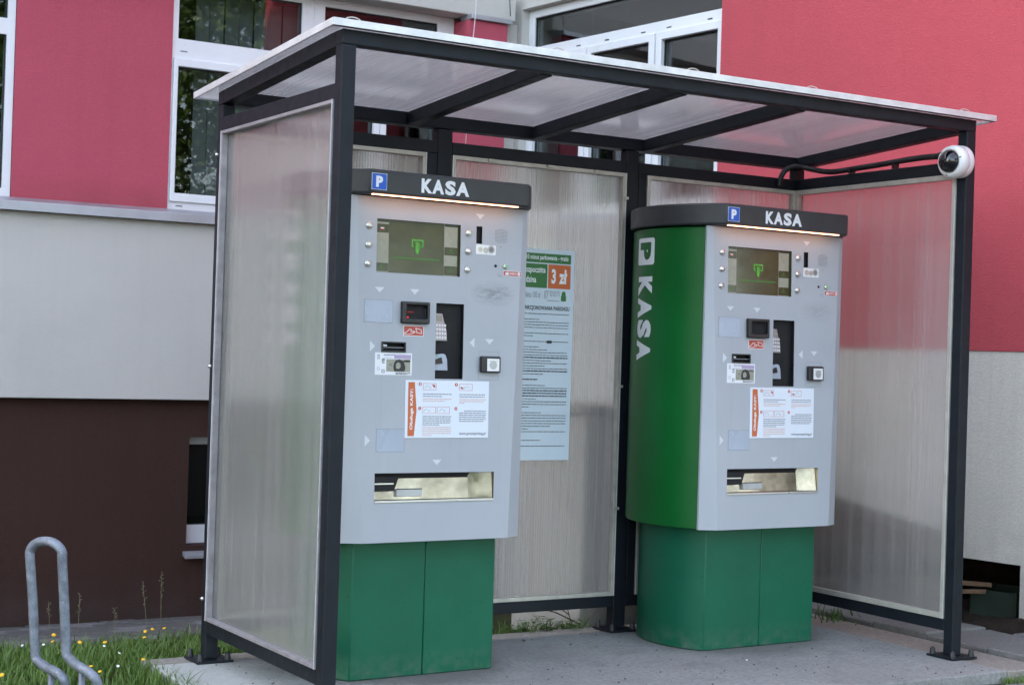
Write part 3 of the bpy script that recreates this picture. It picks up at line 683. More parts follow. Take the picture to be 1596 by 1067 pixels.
# front face: slanted flat panel with real openings, tapered cheeks
REC = (-.0222, .1002, 1.1331, 1.4200); TRAY = (-.2708, .2505, .6775, .7790); SCR = (-.2822, .0792, 1.5240, 1.7225)
COIN = (.1500, .1760, 1.6568, 1.7235); NOTE = (-.2533, -.1529, 1.2300, 1.2662)
holes = [REC, TRAY, SCR, COIN, NOTE]
fp = MB()
hwz = lambda z: .318+.047*(z-.52)/1.28
cuts_z = sorted(set([.522, 1.803]+[h[2] for h in holes]+[h[3] for h in holes])); inner = sorted(set([h[0] for h in holes]+[h[1] for h in holes]))
vid = {}
def fv(u, z, d=0):
    k = (round(u, 5), round(z, 5), d)
    if k not in vid: vid[k] = fp.vs([(u, yf(z)+d*.004, z)])
    return vid[k]
for a, b in zip(cuts_z, cuts_z[1:]):
    us = [None]+inner+[None]
    for i in range(len(us)-1):
        u0 = (lambda z: -hwz(z)) if us[i] is None else (lambda z, q=us[i]: q)
        u1 = hwz if us[i+1] is None else (lambda z, q=us[i+1]: q)
        cm, zm = (u0((a+b)/2)+u1((a+b)/2))/2, (a+b)/2
        if any(h[0] < cm < h[1] and h[2] < zm < h[3] for h in holes): continue
        fp.face((fv(u0(a), a), fv(u1(a), a), fv(u1(b), b), fv(u0(b), b)))
    for sg in (-1, 1):
        q = [fv(sg*hwz(a), a), fv(sg*hwz(b), b)]
        e0 = fp.vs([(sg*.391, -.345, a)]); e1 = fp.vs([(sg*.391, -.345, b)])
        fp.face((q[0], e0, e1, q[1]) if sg > 0 else (q[0], q[1], e1, e0))
        g0 = fp.vs([(sg*.391, -.3345, a)]); g1 = fp.vs([(sg*.391, -.3345, b)])
        fp.face((e0, g0, g1, e1) if sg > 0 else (e0, e1, g1, g0))
for z in (.522, 1.803):
    fp.poly([(-.391, -.3345, z), (-.391, -.345, z), (-hwz(z), yf(z), z), (hwz(z), yf(z), z), (.391, -.345, z), (.391, -.3345, z)])
face = fp.build('front_panel', 'grey_face', pm)
def recess(h, depth, name, mat, parent=None, back=None, lip=0.):
    m = MB(fm); u0, u1, v0, v1 = h; e = .0006
    m.quad((u0, 0, v0), (u0, depth, v0), (u0, depth, v1), (u0, 0, v1)); m.quad((u1, 0, v0), (u1, 0, v1), (u1, depth, v1), (u1, depth, v0))
    m.quad((u0, 0, v0), (u1, 0, v0), (u1, depth, v0), (u0, depth, v0)); m.quad((u0, 0, v1), (u0, depth, v1), (u1, depth, v1), (u1, 0, v1))
    m.quad((u0, depth, v0), (u0, depth, v1), (u1, depth, v1), (u1, depth, v0))
    return m.build(name, mat, parent or pm, fix=True)
# the body must not fill the recesses: dig by placing boxes ahead of the body (body front lies at y=-.332)
DEP = lambda h: (-.3335-yf((h[2]+h[3])/2))
recess(COIN, .03, 'coin_slot', 'black'); recess(NOTE, .03, 'banknote_slot', 'black')
k = recess(REC, .038, 'card_terminal', 'black')
# keypad and card reader tilted inside the terminal niche
kp = MB(fm); kp.hexa([(-.020, .004, 1.278), (.040, .020, 1.278), (.040, .034, 1.278), (-.020, .034, 1.278), (-.020, .010, 1.381), (.037, .026, 1.381), (.037, .034, 1.381), (-.020, .034, 1.381)])
kp = kp.build('keypad', 'keygrey', k, bev=.001)
kb = MB(fm)
for r in range(4):
    for c in range(4):
        u = -.0165+c*.0138; v = 1.285+r*.0155; wq = .004+(u+.020)/.06*.016+(v-1.278)/.103*.006
        kb.hexa([(u, wq-.002, v), (u+.009, wq+.0004, v), (u+.009, wq+.004, v), (u, wq+.004, v), (u, wq-.0013, v+.0095), (u+.009, wq+.0011, v+.0095), (u+.009, wq+.005, v+.0095), (u, wq+.005, v+.0095)])
kb.build('keys', 'whitep', k)
ld = MB(fm); ld.hexa([(-.014, .0085, 1.352), (.014, .016, 1.352), (.014, .03, 1.352), (-.014, .03, 1.352), (-.014, .0098, 1.375), (.014, .0173, 1.375), (.014, .03, 1.375), (-.014, .03, 1.375)]); ld.build('lcd', 'lcdoff', k)
cr_ = MB(fm); cr_.hexa([(-.021, .008, 1.165), (.046, .022, 1.165), (.046, .036, 1.165), (-.021, .036, 1.165), (-.021, .018, 1.222), (.044, .026, 1.232), (.044, .036, 1.232), (-.021, .036, 1.232)]); cr_.build('card_reader', 'greyplate', k, bev=.001)
mb = MB(fm); mb.hexa([(-.019, .0055, 1.188), (.020, .0145, 1.192), (.020, .030, 1.192), (-.019, .030, 1.188), (-.019, .0065, 1.205), (.014, .0140, 1.215), (.014, .030, 1.215), (-.019, .030, 1.205)]); mb.build('card_slit', 'black', k)
mb = MB(fm); mb.box(-.019, -.006, .004, .006, 1.2165, 1.2195); mb.build('indicator_light', 'led_green', k)
# change tray: polished niche, clear flap lip, dark chute at left
tr = recess(TRAY, .040, 'change_tray', 'polish')
mb = MB(fm); mb.hexa([(-.268, .006, .712), (-.185, .006, .712), (-.185, .038, .712), (-.268, .038, .712), (-.268, .006, .765), (-.165, .006, .765), (-.165, .038, .765), (-.268, .038, .765)]); mb.build('chute', 'blackmat', tr)
mb = MB(fm); mb.box(-.268, -.188, .004, .0055, .737, .742); mb.build('chute_edge', 'steel', tr)
mb = MB(fm); mb.box(-.168, -.058, .016, .0385, .690, .716); mb.build('ticket_slot', 'keygrey', tr, bev=.001)
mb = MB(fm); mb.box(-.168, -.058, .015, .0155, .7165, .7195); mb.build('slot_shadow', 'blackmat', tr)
mb = MB(fm); mb.hexa([(-.2690, .026, .6785), (.2490, .026, .6785), (.2490, .0392, .6785), (-.2690, .0392, .6785), (-.2690, .0375, .7780), (.2490, .0375, .7780), (.2490, .0392, .7780), (-.2690, .0392, .7780)]); mb.build('tray_back', 'polish', tr)
mb = MB(fm); mb.hexa([(.152, .0255, .679), (.249, .006, .679), (.249, .0395, .679), (.152, .0395, .679), (.152, .0365, .777), (.249, .0170, .777), (.249, .0395, .777), (.152, .0395, .777)]); mb.build('tray_wing', 'polish', tr)
mb = MB(fm); mb.box(-.2705, .250, -.004, .006, .6700, .6772); mb.build('tray_lip', 'steel', tr, bev=.001)
# screen
sc_ = recess(SCR, .012, 'screen', 'olive')
q = .0112
for (a, b, c, d) in ((-.2815, -.2265, 1.5255, 1.7220), (.0128, .0720, 1.5250, 1.7200)): MB(fm).box(a, b, q-.0003, q, c, d).build('screen_margin', 'lcdoff', sc_)
for (a, b, c, d) in ((-.2815, -.2272, 1.6722, 1.7042), (-.2815, -.2272, 1.5290, 1.5595), (.0145, .0715, 1.6040, 1.6345), (.0145, .0715, 1.5280, 1.5630), (-.2815, -.2272, 1.7120, 1.7218), (.0145, .0715, 1.7125, 1.7200)):
    MB(fm).box(a, b, q-.0008, q-.0004, c, d).build('screen_field', 'olived', sc_)
mb = MB(fm)
for (a, b, c, d) in ((-.1290, -.0780, 1.6500, 1.6550), (-.1290, -.1245, 1.6290, 1.6500), (-.0825, -.0780, 1.6290, 1.6500), (-.1290, -.1180, 1.6270, 1.6312), (-.0890, -.0780, 1.6270, 1.6312)):
    mb.box(a, b, q-.0013, q-.0009, c, d)
mb.poly([(u, q-.0013, v) for u, v in ((-.1115, 1.643), (-.096, 1.643), (-.094, 1.634), (-.0945, 1.620), (-.0985, 1.613), (-.0985, 1.602), (-.1095, 1.602), (-.1105, 1.612), (-.1145, 1.620), (-.1135, 1.634))])
mb.build('hand_symbol', 'lcdgreen', sc_)
mb = MB(fm)
for a in (-.1135, -.1065, -.0995): mb.box(a, a+.0022, q-.0017, q-.0014, 1.618, 1.640)
mb.build('hand_detail', 'olived', sc_)
mb = MB(fm); words(mb, -.205, -.006, 1.5800, .0042, q-.0013, random.Random(2), wmin=.010, wmax=.024, gap=.002); mb.build('message_line', 'lcddim', sc_)
mb = MB(fm); mb.box(-.262, -.247, q-.0013, q-.0009, 1.6875, 1.6915); mb.build('flag_symbol', 'white', sc_)
mb = MB(fm); mb.box(-.262, -.247, q-.0013, q-.0009, 1.6830, 1.6872); mb.build('flag_symbol', 'redprint', sc_)
mb = MB(fm)
for (u, v) in ((-.256, 1.545), (.043, 1.620), (.043, 1.548)): mb.box(u-.003, u+.003, q-.0013, q-.0009, v, v+.006); mb.box(u-.014, u+.014, q-.0013, q-.0009, v-.007, v-.0055)
mb.build('screen_symbols', 'lcddim', sc_)
# push buttons
for (u, v) in ((-.3161, 1.6937), (-.3167, 1.6229), (-.3187, 1.5526), (.1148, 1.6943), (.1140, 1.6241), (.1124, 1.5532)):
    b = MB(); b.lathe([(.0140, -.001), (.0140, .003), (.0122, .0048), (.0110, .0048), (.0106, .0040), (.0100, .0075), (.006, .0088), (0, .0090)], fm(u, 0, v), (0, -1, 0), 20); b.build('button', 'steel', pm)
b = MB(); b.lathe([(.0105, -.001), (.0105, .003), (.0088, .006), (.005, .0075), (0, .008)], fm(.283, 0, 1.5753), (0, -1, 0), 18); b.build('call_button', 'steel', pm)
b = MB(); b.poly([(.283+.006*math.cos(k*.5236), yf(1.5753)-.0086, 1.5753+.006*math.sin(k*.5236)) for k in range(12)]); b.build('led_ring', 'led_green', pm)
mb = MB(fm); mb.poly(ngon(.2397, 1.575, .0062, -.0006)); mb.poly(ngon(.2621, 1.6501, .002, -.0006, 8)); mb.build('microphone_hole', 'blackmat', pm)
mb = MB(); mb.lathe([(.0108, 0), (.0108, .0008), (.0098, .0012), (0, .0012)], fm(.2612, 0, 1.5432), (0, -1, 0), 20); mb.build('blank_cap', 'grey_face', pm)
mb = MB(fm)
for r in range(10):
    for c in range(11):
        if 0 < r < 9 or 1 < c < 9: mb.poly(ngon(.2365+c*.0053, 1.6675+r*.0055, .00125, -.0005, 6))
mb.build('speaker_holes', 'blackmat', pm)
# pale direction arrows
def arrow(p): mb_ = MB(fm); mb_.prism([(a, b) for a, b in p], -.0010, -.0001, ax=1); mb_.build('arrow', 'arrow', pm)
for cx, cz in ((.1648, 1.7615), (-.2670, 1.4585), (-.1178, 1.4578), (.2180, 1.2807), (-.0068, .8178)): arrow([(cx-.0205, cz+.0098), (cx+.0205, cz+.0098), (cx, cz-.0108)])
for cx, cz in ((-.2920, 1.2490), (-.3040, .9005)): arrow([(cx-.0108, cz+.0205), (cx-.0108, cz-.0205), (cx+.0108, cz)])
arrow([(.1500, 1.2938), (.1500, 1.2550), (.1278, 1.2735)])
# covers, reader, stickers
def sticker(name, r, mat, w_=-.0008, t=.0007, parent=None, bev=0.): return MB(fm).box(r[0], r[1], w_, w_+t, r[2], r[3]).build(name, mat, parent or pm, bev=bev)
for r in ((-.3285, -.2104, 1.3374, 1.4204), (-.2670, -.1505, .8590, .9420)):
    sticker('cover_outline', (r[0]-.0012, r[1]+.0012, r[2]-.0012, r[3]+.0012), 'greyink', -.0004, .0003); sticker('cover_plate', r, 'greyplate', -.0012, .0007)
rd = MB(fm).plate(-.1775, -.0590, 1.3376, 1.4200, [(-.1580, -.0700, 1.3560, 1.4068)], -.020, -.0003).build('scanner', 'black', pm, bev=.004)
mb = MB(fm); mb.box(-.1580, -.0700, -.0015, -.0004, 1.3560, 1.4068); mb.build('scanner_window', 'blackmat', rd)
mb = MB(fm); mb.box(-.1570, -.1420, -.0025, -.0016, 1.3585, 1.3640); mb.box(-.156, -.120, -.0025, -.0016, 1.3805, 1.3816); mb.build('scanner_light', 'led_red', rd)
MB(fm).box(-.2533, -.1529, .004, .010, 1.2440, 1.2475).build('slot_line', 'greyink', pm)
MB(fm).box(-.244, -.229, .003, .0035, 1.2500, 1.2560).build('slot_mark', 'white', pm)
MB(fm).plate(-.2545, -.1517, 1.2288, 1.2674, [(-.2480, -.1580, 1.2345, 1.2617)], -.006, -.0003).build('slot_bezel', 'black', pm, bev=.0015)
# card sticker with a hand
cs = sticker('card_sticker', (-.1627, -.0751, 1.2906, 1.3303), 'white'); sticker('sticker_field', (-.1602, -.0776, 1.2930, 1.3279), 'redprint', -.0013, .0004, cs)
mb = MB(fm)
mb.poly([(u, -.0016, v) for u, v in ((-.112, 1.3225), (-.086, 1.3175), (-.083, 1.3005), (-.106, 1.3035))])
mb.poly([(u, -.0016, v) for u, v in ((-.1585, 1.2965), (-.140, 1.2960), (-.120, 1.3010), (-.110, 1.3080), (-.122, 1.3105), (-.132, 1.3085), (-.126, 1.3170), (-.138, 1.3180), (-.150, 1.3060), (-.1585, 1.3045))])
mb.build('hand_drawing', 'white', cs)
mb = MB(fm); mb.poly([(u, -.0019, v) for u, v in ((-.1085, 1.3195), (-.0885, 1.3158), (-.0862, 1.3030), (-.1040, 1.3055))]); mb.poly([(u, -.0019, v) for u, v in ((-.1555, 1.2985), (-.141, 1.2980), (-.122, 1.3028), (-.1160, 1.3075), (-.133, 1.3065), (-.131, 1.3150), (-.137, 1.3155), (-.149, 1.3040), (-.1555, 1.3028))])
mb.build('hand_fill', 'redprint', cs)
# coins sticker
cs = sticker('coin_sticker', (.1487, .2387, 1.6160, 1.6534), 'white')
for u, v, r_, m_ in ((.1690, 1.6345, .0135, 'steel'), (.1930, 1.6325, .0115, 'keygrey'), (.2180, 1.6370, .0160, 'alu_dull')):
    mb = MB(fm); mb.poly(ngon(u, v, r_, -.0014)); mb.build('coin_picture', m_, cs)
    mb = MB(fm); mb.poly(ngon(u, v, r_*.62, -.0018)); mb.build('coin_centre', 'greyink' if m_ == 'alu_dull' else 'alu_dull', cs)
# INFO sticker
cs = sticker('info_sticker', (.2750, .3592, 1.5385, 1.5590), 'white'); sticker('sticker_field', (.2765, .3577, 1.5402, 1.5573), 'redprint', -.0013, .0004, cs)
mb = MB(fm); mb.poly(ngon(.3475, 1.5488, .0068, -.0016)); mb.poly(ngon(.289, 1.5478, .0052, -.0016)); mb.poly(ngon(.295, 1.5492, .0052, -.0016)); mb.box(.284, .3015, -.0017, -.0014, 1.5430, 1.5472)
add_text(mb, 'INFO', .305, .337, 1.5448, 1.5530, -.0016, .02); mb.build('lettering', 'white', cs)
mb = MB(fm); add_text(mb, 'i', .3462, .3488, 1.5445, 1.5532, -.0019, .03); mb.build('lettering', 'redprint', cs)
# banknote sticker
cs = sticker('banknote_sticker', (-.2797, -.1235, 1.1433, 1.2262), 'white')
for r, m_ in (((-.243, -.128, 1.2040, 1.2200), 'lilac'), ((-.243, -.200, 1.2045, 1.2150), 'white'), ((-.232, -.130, 1.1560, 1.2020), 'lcdoff'), ((-.160, -.131, 1.1920, 1.2010), 'ink')):
    sticker('note_picture', r, m_, -.0013 if m_ != 'white' else -.0016, .0004, cs)
mb = MB(fm); mb.poly([(u, -.0018, v) for u, v in ((-.199, 1.158), (-.155, 1.158), (-.151, 1.171), (-.155, 1.186), (-.163, 1.198), (-.178, 1.203), (-.192, 1.199), (-.200, 1.188), (-.203, 1.172))]); mb.build('portrait', 'ink', cs)
mb = MB(fm); mb.poly([(u, -.0021, v) for u, v in ((-.191, 1.169), (-.180, 1.166), (-.172, 1.174), (-.173, 1.187), (-.183, 1.192), (-.192, 1.185))]); mb.build('portrait_face', 'lcdoff', cs)
mb = MB(fm); mb.poly(ngon(-.215, 1.181, .0062, -.0018)); mb.box(-.226, -.206, -.002, -.0017, 1.1680, 1.1695); mb.box(-.226, -.206, -.002, -.0017, 1.1620, 1.1632); mb.box(-.240, -.205, -.002, -.0017, 1.2070, 1.2082)
mb.build('note_marks', 'greyink', cs)
mb = MB(fm); add_text(mb, '20', -.2715, -.2590, 1.2000, 1.2195, -.0016, .03, 90); mb.poly(ngon(-.2655, 1.1665, .0062, -.0016)); mb.build('lettering', 'lilac', cs)
mb = MB(fm); mb.poly(ngon(-.2655, 1.1665, .0044, -.0019)); mb.box(-.2495, -.2415, -.0021, -.0018, 1.1535, 1.1610); mb.build('lettering', 'white', cs)
mb = MB(fm); add_text(mb, '10', -.2515, -.2390, 1.1870, 1.2040, -.0016, .03, 90); mb.box(-.2515, -.2395, -.0018, -.0015, 1.1515, 1.1630); add_text(mb, 'BANKNOTY', -.192, -.128, 1.1460, 1.1540, -.0016, .02); mb.build('lettering', 'ink', cs)
# contactless reader
MB(fm).plate(.1712, .2622, 1.1330, 1.2427, [(.1720, .2614, 1.1338, 1.2419)], -.0005, -.0001).build('mount_outline', 'greyink', pm)
cr2 = MB(fm).box(.1727, .2606, -.022, -.0004, 1.1610, 1.2246).build('contactless_reader', 'black', pm, bev=.006)
MB(fm).box(.1962, .2515, -.0240, -.0222, 1.1668, 1.2152).build('reader_plate', 'whitep', cr2, bev=.003)
mb = MB(fm)
for k in range(4): mb.poly(ngon(.2235, 1.191, .017-.004*k, -.0243-.0002*k, 18) ) if k == 0 else None
mb.box(.203, .245, -.0245, -.0242, 1.2045, 1.2068); mb.build('reader_symbol', 'keygrey', cr2)
# instruction sign
IN = (-.1500, .2185, .9094, 1.1262)
ins = MB(fm).box(IN[0], IN[1], -.0035, -.0003, IN[2], IN[3]).build('instruction_sign', 'signplate', pm, bev=.0008)
X = lambda f: IN[0]+f*(IN[1]-IN[0]); Z = lambda f: IN[3]-f*(IN[3]-IN[2])   # fractions across / down
mb = MB(fm); mb.prism([(X(.033), Z(.033)), (X(.107), Z(.033)), (X(.133), Z(.52)), (X(.107), Z(.965)), (X(.033), Z(.965))], -.0040, -.0036, ax=1); mb.build('pennant', 'orange', ins)
mb = MB(fm); add_text(mb, 'Obsługa KASY:', X(.055), X(.098), Z(.855), Z(.150), -.0043, .035, 90); mb.build('lettering', 'white', ins)
mb = MB(fm)
for u, v in ((.170, .065), (.600, .065), (.170, .485), (.600, .485)): mb.poly(ngon(X(u), Z(v), .0068, -.0039))
for (a, b, c, d) in ((.205, .360, .050, .165), (.635, .795, .050, .165), (.205, .360, .455, .575), (.375, .525, .455, .575)):
    mb.plate(X(a), X(b), Z(d), Z(c), [(X(a)+.0011, X(b)-.0011, Z(d)+.0011, Z(c)-.0011)], -.0041, -.0037)
mb.build('pictogram_frames', 'redprint', ins, kind='stuff')
for q4 in (((.31, .075), (.335, .068), (.352, .11), (.335, .125)), ((.645, .115), (.665, .10), (.69, .13), (.67, .145))):
    MB(fm).poly([(X(u), -.0039, Z(v)) for u, v in q4]).build('pictogram', 'redprint', ins)
mb = MB(fm)
for (u, v, s_) in ((.268, .11, 1), (.72, .11, -1), (.262, .515, 1), (.445, .515, 1)):
    mb.tube([fm_ for fm_ in [(X(u)-.016*s_, -.0040, Z(v)-.004), (X(u)-.006*s_, -.0040, Z(v)+.005), (X(u)+.004*s_, -.0040, Z(v)+.001), (X(u)+.013*s_, -.0040, Z(v)-.003), (X(u)+.003*s_, -.0040, Z(v)-.006)]], .0006, 4)
mb.build('hand_outline', 'greyink', ins)
mb = MB(fm)
for t_, u, v in (('1', .170, .065), ('3', .600, .065), ('2', .170, .485), ('4', .600, .485)): add_text(mb, t_, X(u)-.0022, X(u)+.0022, Z(v)-.0040, Z(v)+.0040, -.0042, .03)
mb.build('lettering', 'white', ins)
rn = random.Random(11); mb = MB(fm); mo = MB(fm)
for v, l in ((.215, 1), (.255, .66)): words(mb, X(.205), X(.545), Z(v)-.006, .0030, -.0040, rn, l, .007, .02, .0022)
for v, l in ((.30, 1), (.335, .76)): words(mo, X(.205), X(.545), Z(v)-.006, .0022, -.0040, rn, l, .007, .02, .0022)
for v, l in ((.215, 1), (.255, .95)): words(mb, X(.640), X(.965), Z(v)-.006, .0030, -.0040, rn, l, .007, .02, .0022)
for v, l in ((.30, 1), (.335, .95), (.365, .2)): words(mo, X(.640), X(.965), Z(v)-.006, .0022, -.0040, rn, l, .007, .02, .0022)
for i_ in range(5): words(mb, X(.205), X(.545), Z(.605+.036*i_)-.006, .0032, -.0040, rn, 1 if i_ < 4 else .62, .007, .02, .0022)
for i_ in range(5): words(mo, X(.205), X(.545), Z(.79+.035*i_)-.006, .0022, -.0040, rn, 1 if i_ < 4 else .34, .007, .02, .0022)
for i_ in range(6): words(mb, X(.640) if i_ else X(.70), X(.965), Z(.505+.036*i_)-.006, .0031, -.0040, rn, 1 if i_ < 5 else .92, .007, .02, .0022)
mb.build('small_print', 'greyink', ins, kind='stuff'); mo.build('small_print', 'orangeink', ins, kind='stuff')
mb = MB(fm); add_text(mb, 'www.greenparking.pl', X(.643), X(.965), Z(.955), Z(.895), -.0041, .004); mb.build('lettering', 'ink', ins)
# header lettering and lamp
hy = -.4206
ps = MB().box(-.3442, -.2815, hy-.0006, hy+.0003, 1.8215, 1.8815).build('parking_sign', 'white', hd)
mb = MB(); mb.prism([(-.3428+.003, 1.8229), (-.2829-.003, 1.8229), (-.2829, 1.8259), (-.2829, 1.8771), (-.2859, 1.8801), (-.3398, 1.8801), (-.3428, 1.8771), (-.3428, 1.8259)], hy-.0012, hy-.0007, ax=1); mb.build('sign_field', 'blue', hd)
mb = MB(); add_text(mb, 'P', -.3270, -.2985, 1.8310, 1.8720, hy-.0016, .06); mb.build('lettering', 'white', hd)
mb = MB()
for ch, f0, f1 in (('K', 0., .225), ('A', .222, .470), ('S', .490, .712), ('A', .722, 1.)):
    add_text(mb, ch, -.1355+.2085*f0, -.1355+.2085*f1, 1.8250 if ch != 'S' else 1.8243, 1.8785 if ch != 'S' else 1.8792, hy-.0006, .05)
mb.build('lettering', 'white', hd)
MB().box(-.336, .300, -.4165, -.4065, 1.8032, 1.8058).build('light_strip', 'strip', hd)
# curved side lettering on the green body, reading downwards
def cylmap(Rad):
    def f(u, w_, v):       # u = degrees, v = height
        a = R(u); return ((Rad-w_)*math.cos(a), BYC+(Rad-w_)*math.sin(a), v)
    return f
dy = math.degrees(MYAW)
A0, A1 = 163.8-dy, 181.6-dy
def curved_rect(m, a0, a1, z0, z1, hole=None, n=8):
    for k in range(n):
        x0 = a0+(a1-a0)*k/n; x1 = a0+(a1-a0)*(k+1)/n; m.quad((x0, 0, z0), (x1, 0, z0), (x1, 0, z1), (x0, 0, z1))
pw = MB(cylmap(BR+.0008)); cut = 1.0
def curved_text(m, s_, a0, a1, z0, z1, bold):
    V, Fc, _ = text_geo(s_, bold); bm = bmesh.new()
    vs_ = [bm.verts.new((a0+y*(a1-a0), z0+(1-x)*(z1-z0), 0)) for x, y in V]
    for f in Fc:
        try: bm.faces.new([vs_[i] for i in f])
        except ValueError: pass
    for k in range(1, 8):
        bmesh.ops.bisect_plane(bm, geom=bm.verts[:]+bm.edges[:]+bm.faces[:], plane_co=(a0+(a1-a0)*k/8, 0, 0), plane_no=(1, 0, 0))
    bm.verts.index_update(); i0 = m.vs([(v.co.x, 0, v.co.y) for v in bm.verts])
    for f in bm.faces: m.face([i0+v.index for v in f.verts])
    bm.free()
def rrect(a0, a1, z0, z1, ra, rz, n=5):
    p = []
    for (ca, cz, s0) in ((a1-ra, z1-rz, 0), (a0+ra, z1-rz, 90), (a0+ra, z0+rz, 180), (a1-ra, z0+rz, 270)):
        for k in range(n+1): t_ = R(s0+90*k/n); p.append((ca+ra*math.cos(t_), 0, cz+rz*math.sin(t_)))
    return p
def curved_poly(m, pts):      # fan triangulated in strips so it follows the curve
    amin = min(p[0] for p in pts); amax = max(p[0] for p in pts); n = 8
    bm = bmesh.new(); vs_ = [bm.verts.new((p[0], p[2], 0)) for p in pts]; bm.faces.new(vs_)
    for k in range(1, n):
        bmesh.ops.bisect_plane(bm, geom=bm.verts[:]+bm.edges[:]+bm.faces[:], plane_co=(amin+(amax-amin)*k/n, 0, 0), plane_no=(1, 0, 0))
    idx = {}; bm.verts.index_update()
    for v in bm.verts: idx[v.index] = m.vs([(v.co.x, 0, v.co.y)])
    for f in bm.faces: m.face([idx[v.index] for v in f.verts])
    bm.free()
curved_poly(pw, rrect(A0, A1, 1.643, 1.760, 1.6, .012)); pw.build('side_sign', 'white', pm)
pg = MB(cylmap(BR+.0016)); curved_text(pg, 'P', A0+3.0, A1-3.0, 1.664, 1.741, .07); pg.build('lettering', 'green_body', pm)
pk = MB(cylmap(BR+.0010))
zc = [1.592, 1.515, 1.508, 1.420, 1.412, 1.333, 1.326, 1.226]
for ch, z1, z0 in (('K', 1.592, 1.509), ('A', 1.500, 1.412), ('S', 1.404, 1.324), ('A', 1.316, 1.226)): curved_text(pk, ch, A0+1.5, A1-1.2, z0, z1, .06)
pk.build('lettering', 'white', pm)

def copy_tree(o, parent=None, swap=None):
    c = o.copy(); COL.objects.link(c)
    if parent: c.parent = parent
    for ch in list(o.children): copy_tree(ch, c, swap)
    return c
pm2 = copy_tree(pm); pm2.location = (MR[0]+MDX, MR[1], 0)
pm2['label'] = 'silver and green payment machine further back, its curved side lettered P KASA in view'
for ch in pm2.children:
    if ch.name.startswith('front_panel'):
        ch.data = ch.data.copy(); ch.data.materials[0] = MAT['grey_face2']
    for g in list(ch.children):
        if g.name.startswith('scanner_light') or g.name.startswith('indicator_light'): bpy.data.objects.remove(g)

# ================================================================== PRICE BOARD
PY = D-S-.012
pbx0, pbx1, pz0, pz1 = 1.170, 1.654, .776, 1.700
pb = thing('price_board', 'pale blue price list and parking rules sheet fixed to the middle panel', 'notice')
MB().box(pbx0, pbx1, PY-.003, PY, pz0, pz1).build('sheet', 'poster', pb)
W_ = PY-.0034
mb = MB(); mb.box(pbx0+.02, 1.635, W_-.0003, W_, 1.6390, 1.6800); mb.box(pbx0+.02, 1.513, W_-.0003, W_, 1.5290, 1.6340); mb.build('green_field', 'greenprint', pb)
mb = MB(); mb.box(1.518, 1.635, W_-.0003, W_, 1.5290, 1.6340); mb.build('orange_field', 'orange', pb)
mb = MB(); w2 = W_-.0007
add_text(mb, '10 minut parkowania - gratis', 1.4020, 1.6205, 1.6465, 1.6735, w2, .02)
add_text(mb, 'każda rozpoczęta', 1.325, 1.5030, 1.5870, 1.6240, w2, .02); add_text(mb, 'godzina', 1.378, 1.4560, 1.5430, 1.5790, w2, .02)
add_text(mb, '3 zł', 1.5350, 1.6160, 1.5500, 1.6150, w2, .04); mb.build('lettering', 'white', pb)
mb = MB(); add_text(mb, 'brak biletu 100 zł', 1.360, 1.4800, 1.4860, 1.5120, W_-.0003, .0); add_text(mb, 'green', 1.4990, 1.5790, 1.4830, 1.5190, W_-.0003, -.01)
add_text(mb, 'PARKING', 1.5180, 1.5800, 1.4720, 1.4780, W_-.0003, .02); mb.build('lettering', 'greyink', pb)
mb = MB(); mb.prism([(1.588, 1.475), (1.615, 1.475), (1.615, 1.496), (1.609, 1.509), (1.594, 1.509), (1.588, 1.496)], W_-.0003, W_, ax=1); mb.poly(ngon(1.6015, 1.508, .0105, W_-.0004)); mb.build('logo', 'greenprint', pb)
mb = MB(); add_text(mb, 'REGULAMIN FUNKCJONOWANIA PARKINGU', 1.285, 1.6340, 1.4270, 1.4510, W_-.0003, .03); mb.build('lettering', 'ink', pb)
mb = MB(); rn = random.Random(4)
z = 1.414; 
while z > .815:
    r_ = rn.random()
    if r_ < .16: z -= .013; continue
    last = 1. if rn.random() < .6 else rn.uniform(.45, .85)
    words(mb, 1.19, 1.632, z, .0030 if r_ < .9 else .0052, W_-.0005, rn, last, .008, .026, .0025)
    z -= .0118
mb.build('small_print', 'ink', pb, kind='stuff')
mb = MB(); mb.box(1.520, 1.545, W_-.003, W_-.0008, 1.288, 1.300); mb.build('clip', 'darkgreen', pb)

# ================================================================== DOME CAMERA + CABLE
dc = thing('dome_camera', 'white dome security camera on the inner face of the right front post', 'security camera', (L-S-.001, .027, 2.118))
ax = Vector((-1, -.10, -.06)).normalized()
MB().lathe([(0, 0), (.066, 0), (.070, .004), (.070, .030), (.0695, .033)], (0, 0, 0), ax, 40).build('back_ring', 'whitep', dc)
MB().lathe([(.0675, .0335), (.0695, .0345), (.0695, .062), (.066, .076), (.058, .083), (.050, .0845), (.0495, .079), (0, .079)], (0, 0, 0), ax, 40).build('housing', 'whitep', dc)
MB().lathe([(.0488, .0795)]+[(.0488*math.cos(R(a)), .080+.044*math.sin(R(a))) for a in range(10, 90, 10)]+[(0, .124)], (0, 0, 0), ax, 40).build('dome', 'dome', dc)
for a in (60, 180, 300):
    b = ax.orthogonal().normalized(); c_ = ax.cross(b); p = ax*.079+.059*(math.cos(R(a))*b+math.sin(R(a))*c_)
    MB().lathe([(.0035, 0), (.0035, .006), (0, .006)], p, ax, 8).build('screw', 'greyink', dc)
cb = thing('conduit', 'black flexible cable conduit running along the right top rail to the dome camera', 'cable')
